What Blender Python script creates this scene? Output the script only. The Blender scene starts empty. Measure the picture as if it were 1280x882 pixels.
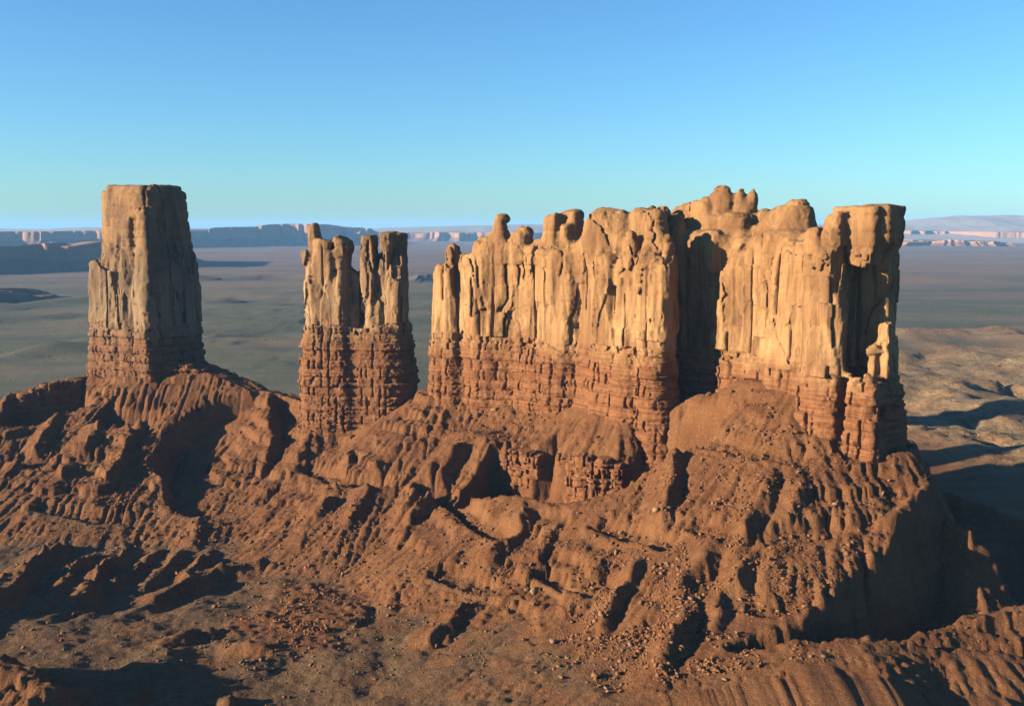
import bpy, math, random
import numpy as np
import openvdb

# ------------------------------------------------------------------ camera, world, sun, exposure
SC = bpy.context.scene
COL = SC.collection
F = 1256.0                      # focal length in photo pixels (1280 wide)
TH = math.atan(158.0 / F)       # pitch: the flat horizon lies 158 px above the picture centre
CT, ST = math.cos(TH), math.sin(TH)
CAMZ = 300.0                    # camera height above the desert plain (m)
cam = bpy.data.cameras.new('camera')
cam.sensor_width = 36.0
cam.lens = 36.0 * F / 1280.0
cam.clip_start = 1.0
cam.clip_end = 200000.0
camo = bpy.data.objects.new('camera', cam)
COL.objects.link(camo)
camo.location = (0, 0, CAMZ)
camo.rotation_euler = (math.pi / 2 - TH, 0, 0)
SC.camera = camo

SUN_EL = math.radians(14.0)
SUN_DIR = np.array([-0.955, -0.297])      # horizontal direction towards the sun
SUN_DIR /= np.linalg.norm(SUN_DIR)
W = bpy.data.worlds.new('World')
SC.world = W
W.use_nodes = True
nt = W.node_tree
sky = nt.nodes.new('ShaderNodeTexSky')
sky.sky_type = 'NISHITA'
sky.sun_disc = False
sky.sun_elevation = SUN_EL
sky.sun_rotation = math.atan2(SUN_DIR[0], SUN_DIR[1])
sky.altitude = 1700
sky.air_density = 1.2
sky.dust_density = 1.2
sky.ozone_density = 3.0
tint = nt.nodes.new('ShaderNodeMix'); tint.data_type = 'RGBA'; tint.blend_type = 'MULTIPLY'; tint.inputs[0].default_value = 1.0
tint.inputs[7].default_value = (0.60, 0.98, 1.24, 1)       # white balance of the slide film
nt.links.new(sky.outputs[0], tint.inputs[6])
nt.links.new(tint.outputs[2], nt.nodes['Background'].inputs[0])
nt.nodes['Background'].inputs[1].default_value = 0.0435
sun = bpy.data.lights.new('sun', 'SUN')
sun.energy = 5.0
sun.angle = math.radians(0.5)
sun.color = (1.0, 0.81, 0.57)
suno = bpy.data.objects.new('sun', sun)
COL.objects.link(suno)
suno.rotation_euler = (math.pi / 2 - SUN_EL, 0, math.atan2(SUN_DIR[1], SUN_DIR[0]) + math.pi / 2)
SC.view_settings.view_transform = 'Standard'
SC.view_settings.look = 'None'
SC.view_settings.gamma = 1.0
SC.view_settings.exposure = 1.98
SC.cycles.max_bounces = 4
SC.cycles.diffuse_bounces = 1
SC.cycles.glossy_bounces = 1
SC.cycles.volume_bounces = 0

# ------------------------------------------------------------------ helpers
rnd = random.Random(7)
RS = np.random.RandomState(11)
f32 = np.float32
T3 = RS.rand(64, 64, 64).astype(f32).ravel()
T2 = RS.rand(256, 256).astype(f32).ravel()


def pt(px, py, D):
    """world point seen at photo pixel (px, py) at distance Y = D"""
    X = (px - 640) / F
    v = (441 - py) / F
    y = CT + v * ST
    z = -ST + v * CT
    return np.array([X / y * D, D, CAMZ + z / y * D])


def zat(py, D):
    return pt(640, py, D)[2]


def xat(px, D, py=400):
    return pt(px, py, D)[0]


def vn3(x, y, z, seed=0):
    """value noise in -1..1"""
    x = x + seed * 17.31; y = y + seed * 9.17; z = z + seed * 5.73
    xi = np.floor(x); yi = np.floor(y); zi = np.floor(z)
    fx = (x - xi).astype(f32); fy = (y - yi).astype(f32); fz = (z - zi).astype(f32)
    fx = fx * fx * fx * (fx * (fx * 6 - 15) + 10); fy = fy * fy * fy * (fy * (fy * 6 - 15) + 10); fz = fz * fz * fz * (fz * (fz * 6 - 15) + 10)
    xi = xi.astype(np.int32) & 63; yi = yi.astype(np.int32) & 63; zi = zi.astype(np.int32) & 63
    x1 = ((xi + 1) & 63) << 12; y1 = ((yi + 1) & 63) << 6; z1 = (zi + 1) & 63
    x0 = xi << 12; y0 = yi << 6
    a = T3[x0 + y0 + zi]; a = a + (T3[x1 + y0 + zi] - a) * fx
    b = T3[x0 + y1 + zi]; b = b + (T3[x1 + y1 + zi] - b) * fx
    a = a + (b - a) * fy
    c = T3[x0 + y0 + z1]; c = c + (T3[x1 + y0 + z1] - c) * fx
    b = T3[x0 + y1 + z1]; b = b + (T3[x1 + y1 + z1] - b) * fx
    c = c + (b - c) * fy
    return (a + (c - a) * fz) * 2 - 1


def hash3(i, j, k, seed=0):
    i = (i + seed * 7).astype(np.int32); j = j.astype(np.int32); k = (k + seed * 13).astype(np.int32)
    return T3[(((i * 5 + (j >> 6)) & 63) << 12) + (((j * 3 + (k >> 6)) & 63) << 6) + (k & 63)]


def vn2(x, y, seed=0):
    x = x + seed * 31.7; y = y + seed * 57.3
    xi = np.floor(x); yi = np.floor(y)
    fx = (x - xi); fy = (y - yi)
    fx = fx * fx * fx * (fx * (fx * 6 - 15) + 10); fy = fy * fy * fy * (fy * (fy * 6 - 15) + 10)
    xi = xi.astype(np.int32) & 255; yi = yi.astype(np.int32) & 255
    x1 = ((xi + 1) & 255) << 8; y1 = (yi + 1) & 255
    x0 = xi << 8
    a = T2[x0 + yi]; a = a + (T2[x1 + yi] - a) * fx
    b = T2[x0 + y1]; b = b + (T2[x1 + y1] - b) * fx
    return (a + (b - a) * fy) * 2 - 1


def fbm2(x, y, oct=4, seed=0, gain=0.5):
    s = 0; a = 1.0; c, sn = math.cos(0.6), math.sin(0.6)
    for o in range(oct):
        s = s + a * vn2(x, y, seed + o * 3.1)
        x, y = (c * x - sn * y) * 2.03, (sn * x + c * y) * 2.03
        a *= gain
    return s


def ss(a, b, x):
    t = np.clip((x - a) / (b - a), 0, 1)
    return t * t * (3 - 2 * t)


def make_mesh(name, co, tris=None, quads=None, mat=None, parent=None, normals=None, smooth=True):
    me = bpy.data.meshes.new(name)
    nt_ = 0 if tris is None else len(tris)
    nq = 0 if quads is None else len(quads)
    loops = np.concatenate([a.ravel() for a in (tris, quads) if a is not None and len(a)]).astype(np.int32)
    starts = np.concatenate([np.arange(nt_) * 3, nt_ * 3 + np.arange(nq) * 4]).astype(np.int32)
    me.vertices.add(len(co)); me.vertices.foreach_set('co', np.asarray(co, dtype=f32).ravel())
    me.loops.add(len(loops)); me.loops.foreach_set('vertex_index', loops)
    me.polygons.add(nt_ + nq); me.polygons.foreach_set('loop_start', starts)
    me.update(calc_edges=True)
    if smooth:
        me.polygons.foreach_set('use_smooth', np.ones(nt_ + nq, dtype=bool))
    if mat:
        me.materials.append(mat)
    if normals is not None:
        me.normals_split_custom_set_from_vertices(normals)
    o = bpy.data.objects.new(name, me)
    COL.objects.link(o)
    if parent is not None:
        o.parent = parent
    return o


def tag(o, label=None, cat=None, group=None, kind=None):
    if label: o['label'] = label
    if cat: o['category'] = cat
    if group: o['group'] = group
    if kind: o['kind'] = kind
    return o


def thing(name, loc, label, cat, group=None):
    o = bpy.data.objects.new(name, None)
    COL.objects.link(o)
    o.location = loc
    return tag(o, label, cat, group)


# ------------------------------------------------------------------ materials
class NT:
    def __init__(s, name, rough=0.95, spec=0.12):
        s.m = bpy.data.materials.new(name); s.m.use_nodes = True
        s.t = s.m.node_tree; s.b = s.t.nodes['Principled BSDF']
        s.b.inputs['Roughness'].default_value = rough
        s.b.inputs['Specular IOR Level'].default_value = spec
        g = s.t.nodes.new('ShaderNodeNewGeometry'); s.pos = g.outputs['Position']

    def n(s, t, **kw):
        nd = s.t.nodes.new(t)
        for k, v in kw.items(): setattr(nd, k, v)
        return nd

    def plug(s, sock, v):
        if isinstance(v, bpy.types.NodeSocket): s.t.links.new(v, sock)
        else: sock.default_value = v

    def scaled(s, sx, sy, sz):
        m = s.n('ShaderNodeVectorMath', operation='MULTIPLY'); s.plug(m.inputs[0], s.pos); m.inputs[1].default_value = (sx, sy, sz)
        return m.outputs[0]

    def noise(s, sc=(1, 1, 1), detail=5, rough=0.55, dist=0.0, vec=None):
        nd = s.n('ShaderNodeTexNoise'); s.plug(nd.inputs['Vector'], vec or s.scaled(*sc))
        nd.inputs['Scale'].default_value = 1; nd.inputs['Detail'].default_value = detail
        nd.inputs['Roughness'].default_value = rough; nd.inputs['Distortion'].default_value = dist
        return nd.outputs['Fac']

    def ramp(s, fac, stops):
        r = s.n('ShaderNodeValToRGB'); s.plug(r.inputs[0], fac)
        e = r.color_ramp.elements
        while len(e) < len(stops): e.new(0.5)
        for el, (p, c) in zip(e, stops):
            el.position = p; el.color = (*c, 1) if not isinstance(c, float) else (c, c, c, 1)
        return r.outputs[0]

    def mix(s, fac, a, b, mode='MIX'):
        m = s.n('ShaderNodeMix', data_type='RGBA', blend_type=mode)
        s.plug(m.inputs[0], fac)
        for i, v in ((6, a), (7, b)):
            s.plug(m.inputs[i], v if isinstance(v, bpy.types.NodeSocket) else (*v, 1))
        return m.outputs[2]

    def math(s, op, a, b=0.0, clamp=False):
        m = s.n('ShaderNodeMath', operation=op, use_clamp=clamp); s.plug(m.inputs[0], a); s.plug(m.inputs[1], b)
        return m.outputs[0]

    def z(s):
        x = s.n('ShaderNodeSeparateXYZ'); s.plug(x.inputs[0], s.pos); return x.outputs[2]

    def mr(s, v, a, b, c=0.0, d=1.0):
        m = s.n('ShaderNodeMapRange'); s.plug(m.inputs[0], v)
        for i, q in enumerate((a, b, c, d)): m.inputs[i + 1].default_value = q
        return m.outputs[0]

    def bump(s, h, dist, strength=1.0):
        b = s.n('ShaderNodeBump'); b.inputs['Distance'].default_value = dist; b.inputs['Strength'].default_value = strength
        s.plug(b.inputs['Height'], h); s.t.links.new(b.outputs[0], s.b.inputs['Normal'])

    def out(s, col, k=0.46):
        s.plug(s.b.inputs['Base Color'], s.mix(1.0, col, (k, k, k), 'MULTIPLY')); return s.m


def butte_material(name, up_a, up_b, up_c, lo_a, lo_b, contact, dark_streak=0.65, bright=0.47):
    M = NT(name)
    big = M.noise((1 / 45, 1 / 45, 1 / 70), 4)
    up = M.ramp(big, [(0.30, up_a), (0.52, up_b), (0.72, up_c)])
    streak = M.noise((1 / 7, 1 / 7, 1 / 90), 5, 0.6, 0.4)
    up = M.mix(M.mr(streak, 0.54, 0.70, 0, dark_streak), up, (0.17, 0.095, 0.055))
    stain = M.noise((1 / 26, 1 / 26, 1 / 75), 6, 0.62, 0.6)
    fine = M.noise((1 / 2.2, 1 / 2.2, 1 / 3.5), 5, 0.65)
    up = M.mix(M.mr(fine, 0.35, 0.72, 0, 0.45), up, up_a)
    bedz = M.noise((1 / 60, 1 / 60, 1 / 2.0), 3, 0.6)
    up = M.mix(M.mr(bedz, 0.5, 0.75, 0, 0.3), up, (up_a[0] * .8, up_a[1] * .72, up_a[2] * .65))
    # the weathered tops are redder, the fresh lower wall paler
    zz = M.math('ADD', M.z(), M.math('MULTIPLY', M.math('SUBTRACT', big, 0.5), 60))
    up = M.mix(M.mr(zz, 255, 205, 0, 0.5), up, up_c)
    up = M.mix(M.mr(zz, 250, 295, 0, 0.65), up, (0.40, 0.215, 0.09))
    up = M.mix(M.mr(stain, 0.45, 0.60, 0, 0.8), up, (up_a[0] * .66, up_a[1] * .64, up_a[2] * .68))
    thin = M.noise((1 / 3.2, 1 / 3.2, 1 / 60), 4, 0.6, 0.3)
    up = M.mix(M.mr(thin, 0.52, 0.66, 0, 0.65), up, (0.20, 0.11, 0.06))
    bed = M.noise((1 / 90, 1 / 90, 1 / 2.6), 4, 0.7)
    lo = M.ramp(bed, [(0.33, lo_a), (0.48, lo_b), (0.56, (lo_a[0] * .7, lo_a[1] * .62, lo_a[2] * .6)), (0.66, (lo_b[0] * 1.15, lo_b[1] * 1.2, lo_b[2] * 1.25))])
    lo = M.mix(M.mr(fine, 0.4, 0.7, 0, 0.5), lo, (lo_a[0] * .75, lo_a[1] * .7, lo_a[2] * .7))
    wob = M.noise((1 / 14, 1 / 14, 1 / 30), 4)
    zc = M.math('ADD', M.z(), M.math('MULTIPLY', M.math('SUBTRACT', wob, 0.5), 56))
    col = M.mix(M.mr(zc, contact - 20, contact + 14), lo, up)
    rough = M.noise((1 / 1.5, 1 / 1.5, 1 / 2.0), 6, 0.7)
    M.bump(rough, 1.0, 0.9)
    return M.out(col, bright)


M_MAIN = butte_material('sandstone_golden', (0.37, 0.193, 0.081), (0.49, 0.28, 0.12), (0.59, 0.36, 0.17), (0.25, 0.105, 0.044), (0.33, 0.148, 0.064), 192)
M_MID = butte_material('sandstone_tan', (0.34, 0.20, 0.10), (0.44, 0.27, 0.14), (0.52, 0.34, 0.185), (0.235, 0.104, 0.046), (0.31, 0.143, 0.065), 196)
M_LEFT = butte_material('sandstone_grey_brown', (0.25, 0.165, 0.098), (0.33, 0.225, 0.13), (0.40, 0.285, 0.165), (0.215, 0.104, 0.053), (0.28, 0.144, 0.073), 182, 0.85, 0.45)


def outcrop_material():
    M = NT('red_shale_ledges')
    bed = M.noise((1 / 80, 1 / 80, 1 / 2.4), 4, 0.7)
    c = M.ramp(bed, [(0.33, (0.24, 0.096, 0.041)), (0.5, (0.31, 0.135, 0.057)), (0.6, (0.2, 0.08, 0.036)), (0.7, (0.40, 0.19, 0.085))])
    fine = M.noise((1 / 2.0, 1 / 2.0, 1 / 2.6), 5, 0.65)
    c = M.mix(M.mr(fine, 0.4, 0.7, 0, 0.5), c, (0.2, 0.08, 0.037))
    M.bump(M.noise((1 / 1.4, 1 / 1.4, 1 / 1.6), 6, 0.7), 0.9, 0.8)
    return M.out(c)


M_OUT = outcrop_material()

# ------------------------------------------------------------------ terrain heights
X0, X1, Y0, Y1, DX = -624.0, 498.0, 530.0, 1280.0, 1.5
gx = np.arange(X0, X1 + 0.01, DX); gy = np.arange(Y0, Y1 + 0.01, DX)
CDX = 2.0
cx = np.arange(X0, X1 + 0.01, CDX); cy = np.arange(Y0, Y1 + 0.01, CDX)
CX0, CY0 = np.meshgrid(cx, cy)            # shape (ny, nx)
# everything is laid out on slightly warped ground coordinates, so no crest runs straight
CX = CX0 + 2.6 * fbm2(CX0 / 30, CY0 / 30, 3, 61); CY = CY0 + 2.6 * fbm2(CX0 / 34, CY0 / 34, 3, 67)


def spine(pts, w, sl, sr, L=90.0, s2=0.12):
    """ridge along a polyline of world points; slopes to the left and right of its direction"""
    best = np.full(CX.shape, -1e9)
    for a, b in zip(pts[:-1], pts[1:]):
        d = b[:2] - a[:2]; l2 = float(d @ d)
        t = np.clip(((CX - a[0]) * d[0] + (CY - a[1]) * d[1]) / l2, 0, 1)
        qx = CX - a[0] - t * d[0]; qy = CY - a[1] - t * d[1]
        dist = np.maximum(np.hypot(qx, qy) - w, 0)
        side = d[0] * qy - d[1] * qx            # >0 left
        k = ss(-0.5, 0.5, side / (np.hypot(qx, qy) * math.sqrt(l2) + 1e-6))
        s = sr + (sl - sr) * k
        h = a[2] + t * (b[2] - a[2]) - (np.maximum(s - s2, 0) * L * (1 - np.exp(-dist / L)) + s2 * dist)
        best = np.maximum(best, h)
    return best


def smax(a, b, k):
    h = np.clip(0.5 + 0.5 * (a - b) / k, 0, 1)
    return b + (a - b) * h + k * h * (1 - h)


def ledge(pts, drop, reach, grade=0.5, back=0.7):
    """cliff band: on the right of the polyline's direction the ground falls away by `drop`"""
    global H
    bd = np.full(CX.shape, 1e9); bz = np.zeros(CX.shape); fr_ = np.zeros(CX.shape, bool); en = np.zeros(CX.shape)
    n = len(pts) - 1
    for i, (a, b) in enumerate(zip(pts[:-1], pts[1:])):
        d = b[:2] - a[:2]; l2 = float(d @ d)
        t0 = ((CX - a[0]) * d[0] + (CY - a[1]) * d[1]) / l2
        t = np.clip(t0, 0, 1)
        qx = CX - a[0] - t * d[0]; qy = CY - a[1] - t * d[1]
        dist = np.hypot(qx, qy); m = dist < bd
        bd = np.where(m, dist, bd); bz = np.where(m, a[2] + t * (b[2] - a[2]), bz)
        fr_ = np.where(m, d[0] * (CY - a[1]) - d[1] * (CX - a[0]) < 0, fr_)
        over = np.maximum(-t0 if i == 0 else -1e9 * np.ones(CX.shape), (t0 - 1) if i == n - 1 else -1e9) * math.sqrt(l2)
        en = np.where(m, np.maximum(over, 0), en)
    lim = bz - drop * ss(0, 5, bd) - grade * bd + 300 * ss(reach * 0.6, reach, bd) + 10.0 * en
    lim = np.where(fr_, lim, bz + 1.5 + back * bd + 10.0 * en)
    H = np.minimum(H, np.where(bd < 130, lim, 1e3))


def P(*a):
    return [pt(*q) for q in a]


# floor: gentle, lower to the right foreground, plain = 0 far away
H = 8 + 6 * fbm2(CX / 160, CY / 160, 3, 2) + 8 * ss(1000, 600, CY) * ss(300, 0, CX)
H -= 40 * ss(150, 260, CX) * ss(950, 780, CY)
EDGE = ss(1275, 1180, CY0) * ss(500, 430, CX0) * ss(-622, -580, CX0)
H = H * EDGE
# talus aprons of the three buttes
H = smax(H, spine(P((550, 490, 1022), (620, 497, 998), (700, 500, 963), (790, 505, 905)), 22, 0.7, 0.80, 80, 0.42), 8)
H = smax(H, spine(P((845, 508, 858), (890, 494, 842), (945, 474, 824), (1000, 484, 786)), 14, 0.7, 0.72, 90, 0.46), 8)
H = smax(H, spine(P((1015, 525, 770), (1062, 580, 715), (1118, 560, 722)), 12, 0.7, 0.85, 85, 0.42), 6)
H = smax(H, spine(P((395, 520, 1075), (450, 532, 1060), (505, 528, 1055), (548, 498, 1020)), 22, 0.65, 0.72, 80, 0.34), 8)
H = smax(H, spine(P((128, 470, 1172), (190, 470, 1150), (250, 456, 1165), (330, 488, 1128), (395, 508, 1085)), 14, 0.7, 0.74, 90, 0.30), 8)
H = smax(H, spine(P((130, 470, 1190), (90, 474, 1165), (20, 492, 1130), (-60, 555, 1085), (-140, 590, 1060)), 8, 0.7, 0.68, 90, 0.28), 6)
H = smax(H, spine(P((858, 500, 892), (882, 490, 880)), 12, 0.6, 0.6, 60, 0.4), 4)
# bench in front of the main butte
H = smax(H, spine(P((560, 535, 965), (600, 540, 935), (645, 556, 900), (700, 553, 872), (755, 553, 850)), 14, 0.5, 1.3, 40, 0.3), 5)
BENCH = ((622, 566, 905), (640, 570, 897), (668, 571, 880), (690, 566, 884), (700, 573, 866), (735, 577, 848), (770, 574, 838), (798, 565, 845), (806, 557, 852))
# mound with a steep shaded right side
H = smax(H, spine(P((776, 498, 882), (768, 512, 862), (745, 548, 842)), 5, 1.1, 0.6, 60, 0.5), 4)
ledge(P(*BENCH), 36, 110, 0.42, 1.0)
ledge(P((14, 498, 1124), (45, 485, 1131), (75, 478, 1146), (102, 476, 1158)), 26, 70, 0.5, 0.9)
ledge(P((140, 505, 1118), (170, 510, 1105), (212, 512, 1098)), 16, 60, back=1.2)
# the right-hand ridge: beyond its crest the ground breaks off into the shaded valley
R1 = P((1128, 530, 800), (1147, 552, 745), (1163, 600, 690), (1125, 640, 655), (1098, 690, 632), (1058, 735, 612), (1042, 800, 592), (960, 858, 576), (880, 905, 560))
H = smax(H, spine(R1[1:], 4, 1.7, 0.62, 70, 0.2), 4)
R1a = np.array([[290., 1000, 120], [275, 900, 125]] + [list(q) for q in R1])[::-1]
xr1 = np.interp(CY, R1a[:, 1], R1a[:, 0]); zr1 = np.interp(CY, R1a[:, 1], R1a[:, 2])
dd = CX - xr1
cut = np.maximum(zr1 - 2.1 * np.maximum(dd - 2, 0), -38 + 4 * fbm2(CX / 50, CY / 50, 3, 71))
H = np.where((dd > 0) & (CY > 566) & (CY < 1000), np.minimum(H, cut + 200 * ss(900, 1000, CY)), H)
H = smax(H, spine(P((975, 866, 575), (1060, 822, 574), (1130, 797, 582), (1240, 768, 602), (1330, 740, 618)), 3, 1.7, 0.75, 60, 0.25), 3)
H = smax(H, spine(P((1186, 642, 680), (1215, 664, 668), (1240, 688, 664)), 1.5, 5.0, 4.0, 8, 0.6), 1.5)
# left spurs and the deep cirque between them
H = smax(H, spine(P((218, 482, 1150), (216, 540, 1062), (206, 595, 980), (222, 645, 930)), 4, 2.6, 0.62, 60, 0.28), 3)
cq = P((290, 585, 1030), (284, 640, 970))
for q, r in ((cq[0], 58), (cq[1], 46)):
    wall = 16 + 3.4 * np.maximum(np.hypot((CX - q[0]) * 0.9, CY - q[1]) - r, 0)
    H = np.minimum(H, np.where(wall < 150, wall, 1e3))
H = smax(H, spine(P((335, 492, 1110), (338, 540, 1050), (322, 600, 985), (305, 652, 935)), 2, 1.3, 0.9, 50, 0.28), 3)
H = smax(H, spine(P((402, 512, 1075), (372, 572, 1000), (350, 640, 930)), 2, 1.3, 0.7, 50, 0.28), 3)
H = smax(H, spine(P((512, 535, 1010), (500, 590, 930), (485, 650, 880)), 2, 1.0, 0.7, 50, 0.28), 3)
# hill at the lower left corner and one outside the frame, they throw the long foreground shadows
H = smax(H, spine(P((-170, 790, 566), (-40, 815, 562), (34, 834, 556)), 5, 1.3, 0.75, 60, 0.3), 4)
H = smax(H, spine([np.array([-560., 640, 75]), np.array([-430., 690, 52])], 5, 0.6, 0.6, 70, 0.3), 4)


def bil(A, x, y, x0, y0, d):
    fx = np.clip((x - x0) / d, 0, A.shape[1] - 1.001); fy = np.clip((y - y0) / d, 0, A.shape[0] - 1.001)
    i = fx.astype(np.int32); j = fy.astype(np.int32); u = fx - i; v = fy - j
    return (A[j, i] * (1 - u) + A[j, i + 1] * u) * (1 - v) + (A[j + 1, i] * (1 - u) + A[j + 1, i + 1] * u) * v


def cast(px, py, A, d):
    """ground point under a photo pixel"""
    Ds = np.arange(535, 1278, 0.7)
    q = pt(px, py, 1.0); q[2] -= CAMZ
    zr = CAMZ + q[2] * Ds; g = bil(A, q[0] * Ds, Ds, X0, Y0, d)
    k = np.argmax(zr < g)
    if zr[k] >= g[k]: k = len(Ds) - 1
    return np.array([q[0] * Ds[k], Ds[k], g[k]])


def spur(pix, amp, wl, wr, taper=0.5):
    """add an asymmetric crest along a line of photo pixels lying on the ground as it is now"""
    global H
    p = [cast(a, b, H, CDX) for a, b in pix]
    add = np.zeros(CX.shape); n = len(p) - 1
    for i, (a, b) in enumerate(zip(p[:-1], p[1:])):
        d = b[:2] - a[:2]; l2 = float(d @ d) + 1e-6
        t = np.clip(((CX - a[0]) * d[0] + (CY - a[1]) * d[1]) / l2, 0, 1)
        qx = CX - a[0] - t * d[0]; qy = CY - a[1] - t * d[1]
        dist = np.hypot(qx, qy)
        side = (qx > 0) if abs(d[1]) > abs(d[0]) * 0.3 else (qy > 0)
        w = np.where(side, wr, wl)
        g = (i + t) / n
        e = np.clip(np.minimum(g, 1 - g) / taper * 2, 0, 1) ** 0.6 * 0.85 + 0.15
        e = e * (0.8 + 0.35 * vn2(CX / 14, CY / 14, 77))
        add = np.maximum(add, amp * e * np.clip(1 - dist / w, 0, 1) ** 1.15)
    H = H + add


for s in (
    # spurs on the slopes below the buttes
    ([(585, 545), (560, 590), (530, 640), (500, 672)], 17, 30, 9),
    ([(545, 575), (520, 620), (495, 655)], 12, 22, 8),
    ([(655, 640), (635, 680), (600, 722)], 15, 26, 9),
    ([(700, 650), (675, 700), (660, 720)], 6, 16, 7),
    ([(600, 750), (565, 785), (525, 812)], 11, 26, 8),
    ([(850, 560), (842, 610), (820, 660)], 12, 22, 8),
    ([(965, 595), (945, 650), (905, 700)], 12, 22, 9),
    ([(905, 640), (880, 700), (840, 760)], 10, 18, 8),
    ([(870, 755), (855, 800), (830, 840)], 14, 20, 8),
    ([(800, 700), (775, 750), (740, 800)], 9, 18, 7),
    ([(760, 690), (735, 735), (705, 775)], 8, 16, 7),
    ([(1010, 600), (985, 660), (960, 720)], 7, 18, 8),
    ([(940, 690), (915, 745), (880, 800)], 8, 16, 7),
    ([(440, 560), (420, 610), (395, 650)], 10, 18, 8),
    ([(470, 575), (450, 630), (430, 670)], 9, 18, 8),
    ([(150, 500), (110, 560), (60, 620)], 12, 26, 9),
    ([(175, 520), (150, 580), (110, 640)], 13, 24, 9),
    ([(90, 510), (50, 560), (0, 600)], 9, 22, 8),
    ([(250, 645), (240, 690)], 6, 14, 8),
    # low ridges at the lower left
    ([(75, 684), (40, 715), (5, 760)], 17, 30, 10),
    ([(120, 690), (90, 728), (45, 768)], 13, 22, 9),
    ([(160, 690), (135, 720), (95, 765)], 15, 24, 9),
    ([(200, 688), (170, 720), (140, 742)], 10, 20, 8),
    ([(232, 686), (210, 712), (180, 740)], 10, 18, 8),
    ([(268, 690), (245, 715), (225, 735)], 9, 16, 8),
    ([(330, 708), (270, 722), (215, 748), (150, 775)], 13, 22, 11),
    ([(290, 792), (245, 800), (195, 815)], 10, 20, 10),
    ([(350, 815), (300, 812), (270, 800)], 7, 16, 10),
    ([(120, 862), (60, 880)], 9, 16, 8),
    ([(195, 868), (150, 882)], 8, 16, 8),
    ([(300, 875), (270, 882)], 7, 14, 8),
):
    spur(*s)


# thin hard beds that break the slopes
for line, drop in (([(850, 528), (900, 540), (960, 552), (1010, 560)], 5), ([(520, 600), (560, 612), (610, 640), (650, 655)], 7), ([(760, 640), (800, 652), (850, 668)], 6),
                   ([(880, 640), (930, 652), (990, 650), (1040, 640)], 6), ([(30, 560), (80, 572), (130, 560)], 6), ([(395, 575), (440, 590), (490, 590)], 7),
                   ([(560, 700), (600, 712), (640, 715)], 6), ([(900, 730), (960, 735), (1010, 720)], 5), ([(690, 700), (740, 712), (780, 720)], 6), ([(60, 620), (120, 634), (180, 640)], 5)):
    ledge([cast(a, b, H, CDX) for a, b in line], drop, 28, 0.5, 1.6)


def grad(A, d):
    gyy, gxx = np.gradient(A, d)
    return gxx, gyy


def blur(A, n=1):
    for _ in range(n):
        B = np.pad(A, 1, mode='edge')
        A = (B[:-2, 1:-1] + B[2:, 1:-1] + B[1:-1, :-2] + B[1:-1, 2:] + 2 * B[1:-1, 1:-1]) / 6
    return A


# downhill streaks (noise smeared along the fall line) that start the gullies
def streak(A, d, wav, steps, seed, px=CX0, py=CY0):
    S = blur(A, 6); gxx, gyy = grad(S, d); m = np.hypot(gxx, gyy) + 1e-3
    gxx, gyy = gxx / m, gyy / m
    acc = np.zeros(A.shape)
    for sg in (-1, 1):
        x, y = px.copy(), py.copy()
        for _ in range(steps):
            u = bil(gxx, x, y, X0, Y0, d); v = bil(gyy, x, y, X0, Y0, d)
            x = x + sg * u * wav * 0.5; y = y + sg * v * wav * 0.5
            acc += vn2(x / wav, y / wav, seed)
    acc -= acc.mean(); acc /= acc.std()
    return acc, np.hypot(*grad(S, d))


s1, slope = streak(H, CDX, 16.0, 9, 3)
s2_, _ = streak(H, CDX, 8.0, 10, 5)
mask = ss(0.18, 0.45, slope) * (0.35 + 0.9 * ss(-0.35, 0.45, fbm2(CX0 / 75, CY0 / 75, 3, 92)))
H += mask * (1.4 * (0.9 - np.abs(np.clip(s1, -2, 2))) + 0.9 * (0.8 - np.abs(np.clip(s2_, -2, 2))))
H += 0.7 * fbm2(CX / 25, CY / 25, 4, 8)
# stream-power erosion
NB = [(-1, -1), (-1, 0), (-1, 1), (0, -1), (0, 1), (1, -1), (1, 0), (1, 1)]
ny, nx = H.shape
idx = np.arange(ny * nx).reshape(ny, nx)
for it in range(9):
    Hp = np.pad(H, 1, mode='edge'); ip = np.pad(idx, 1, mode='edge')
    bests = np.zeros(H.shape); rec = idx.copy()
    for dy, dx in NB:
        q = Hp[1 + dy:1 + dy + ny, 1 + dx:1 + dx + nx]
        s = (H - q) / (CDX * math.hypot(dx, dy)); w = s > bests
        bests[w] = s[w]; rec[w] = ip[1 + dy:1 + dy + ny, 1 + dx:1 + dx + nx][w]
    order = np.argsort(-H.ravel(), kind='stable').tolist()
    r = rec.ravel().tolist(); acc = [1.0] * (ny * nx)
    for i in order:
        j = r[i]
        if j != i: acc[j] += acc[i]
    acc = np.array(acc).reshape(ny, nx)
    E = 0.125 * np.minimum(acc, 500) ** 0.45 * np.minimum(bests, 1.2)
    H = H - np.minimum(E, 0.5 * bests * CDX)
    if it % 3 == 2: H = H * 0.85 + blur(H) * 0.15

Hs = blur(H, 14); fl_c = ss(0.30, 0.17, np.hypot(*grad(Hs, CDX))) * ss(50, 30, Hs)
# to the fine grid
GX, GY = np.meshgrid(gx, gy)
Z = bil(H, GX, GY, X0, Y0, CDX)
sl = np.hypot(*grad(blur(Z, 3), DX))
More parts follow.
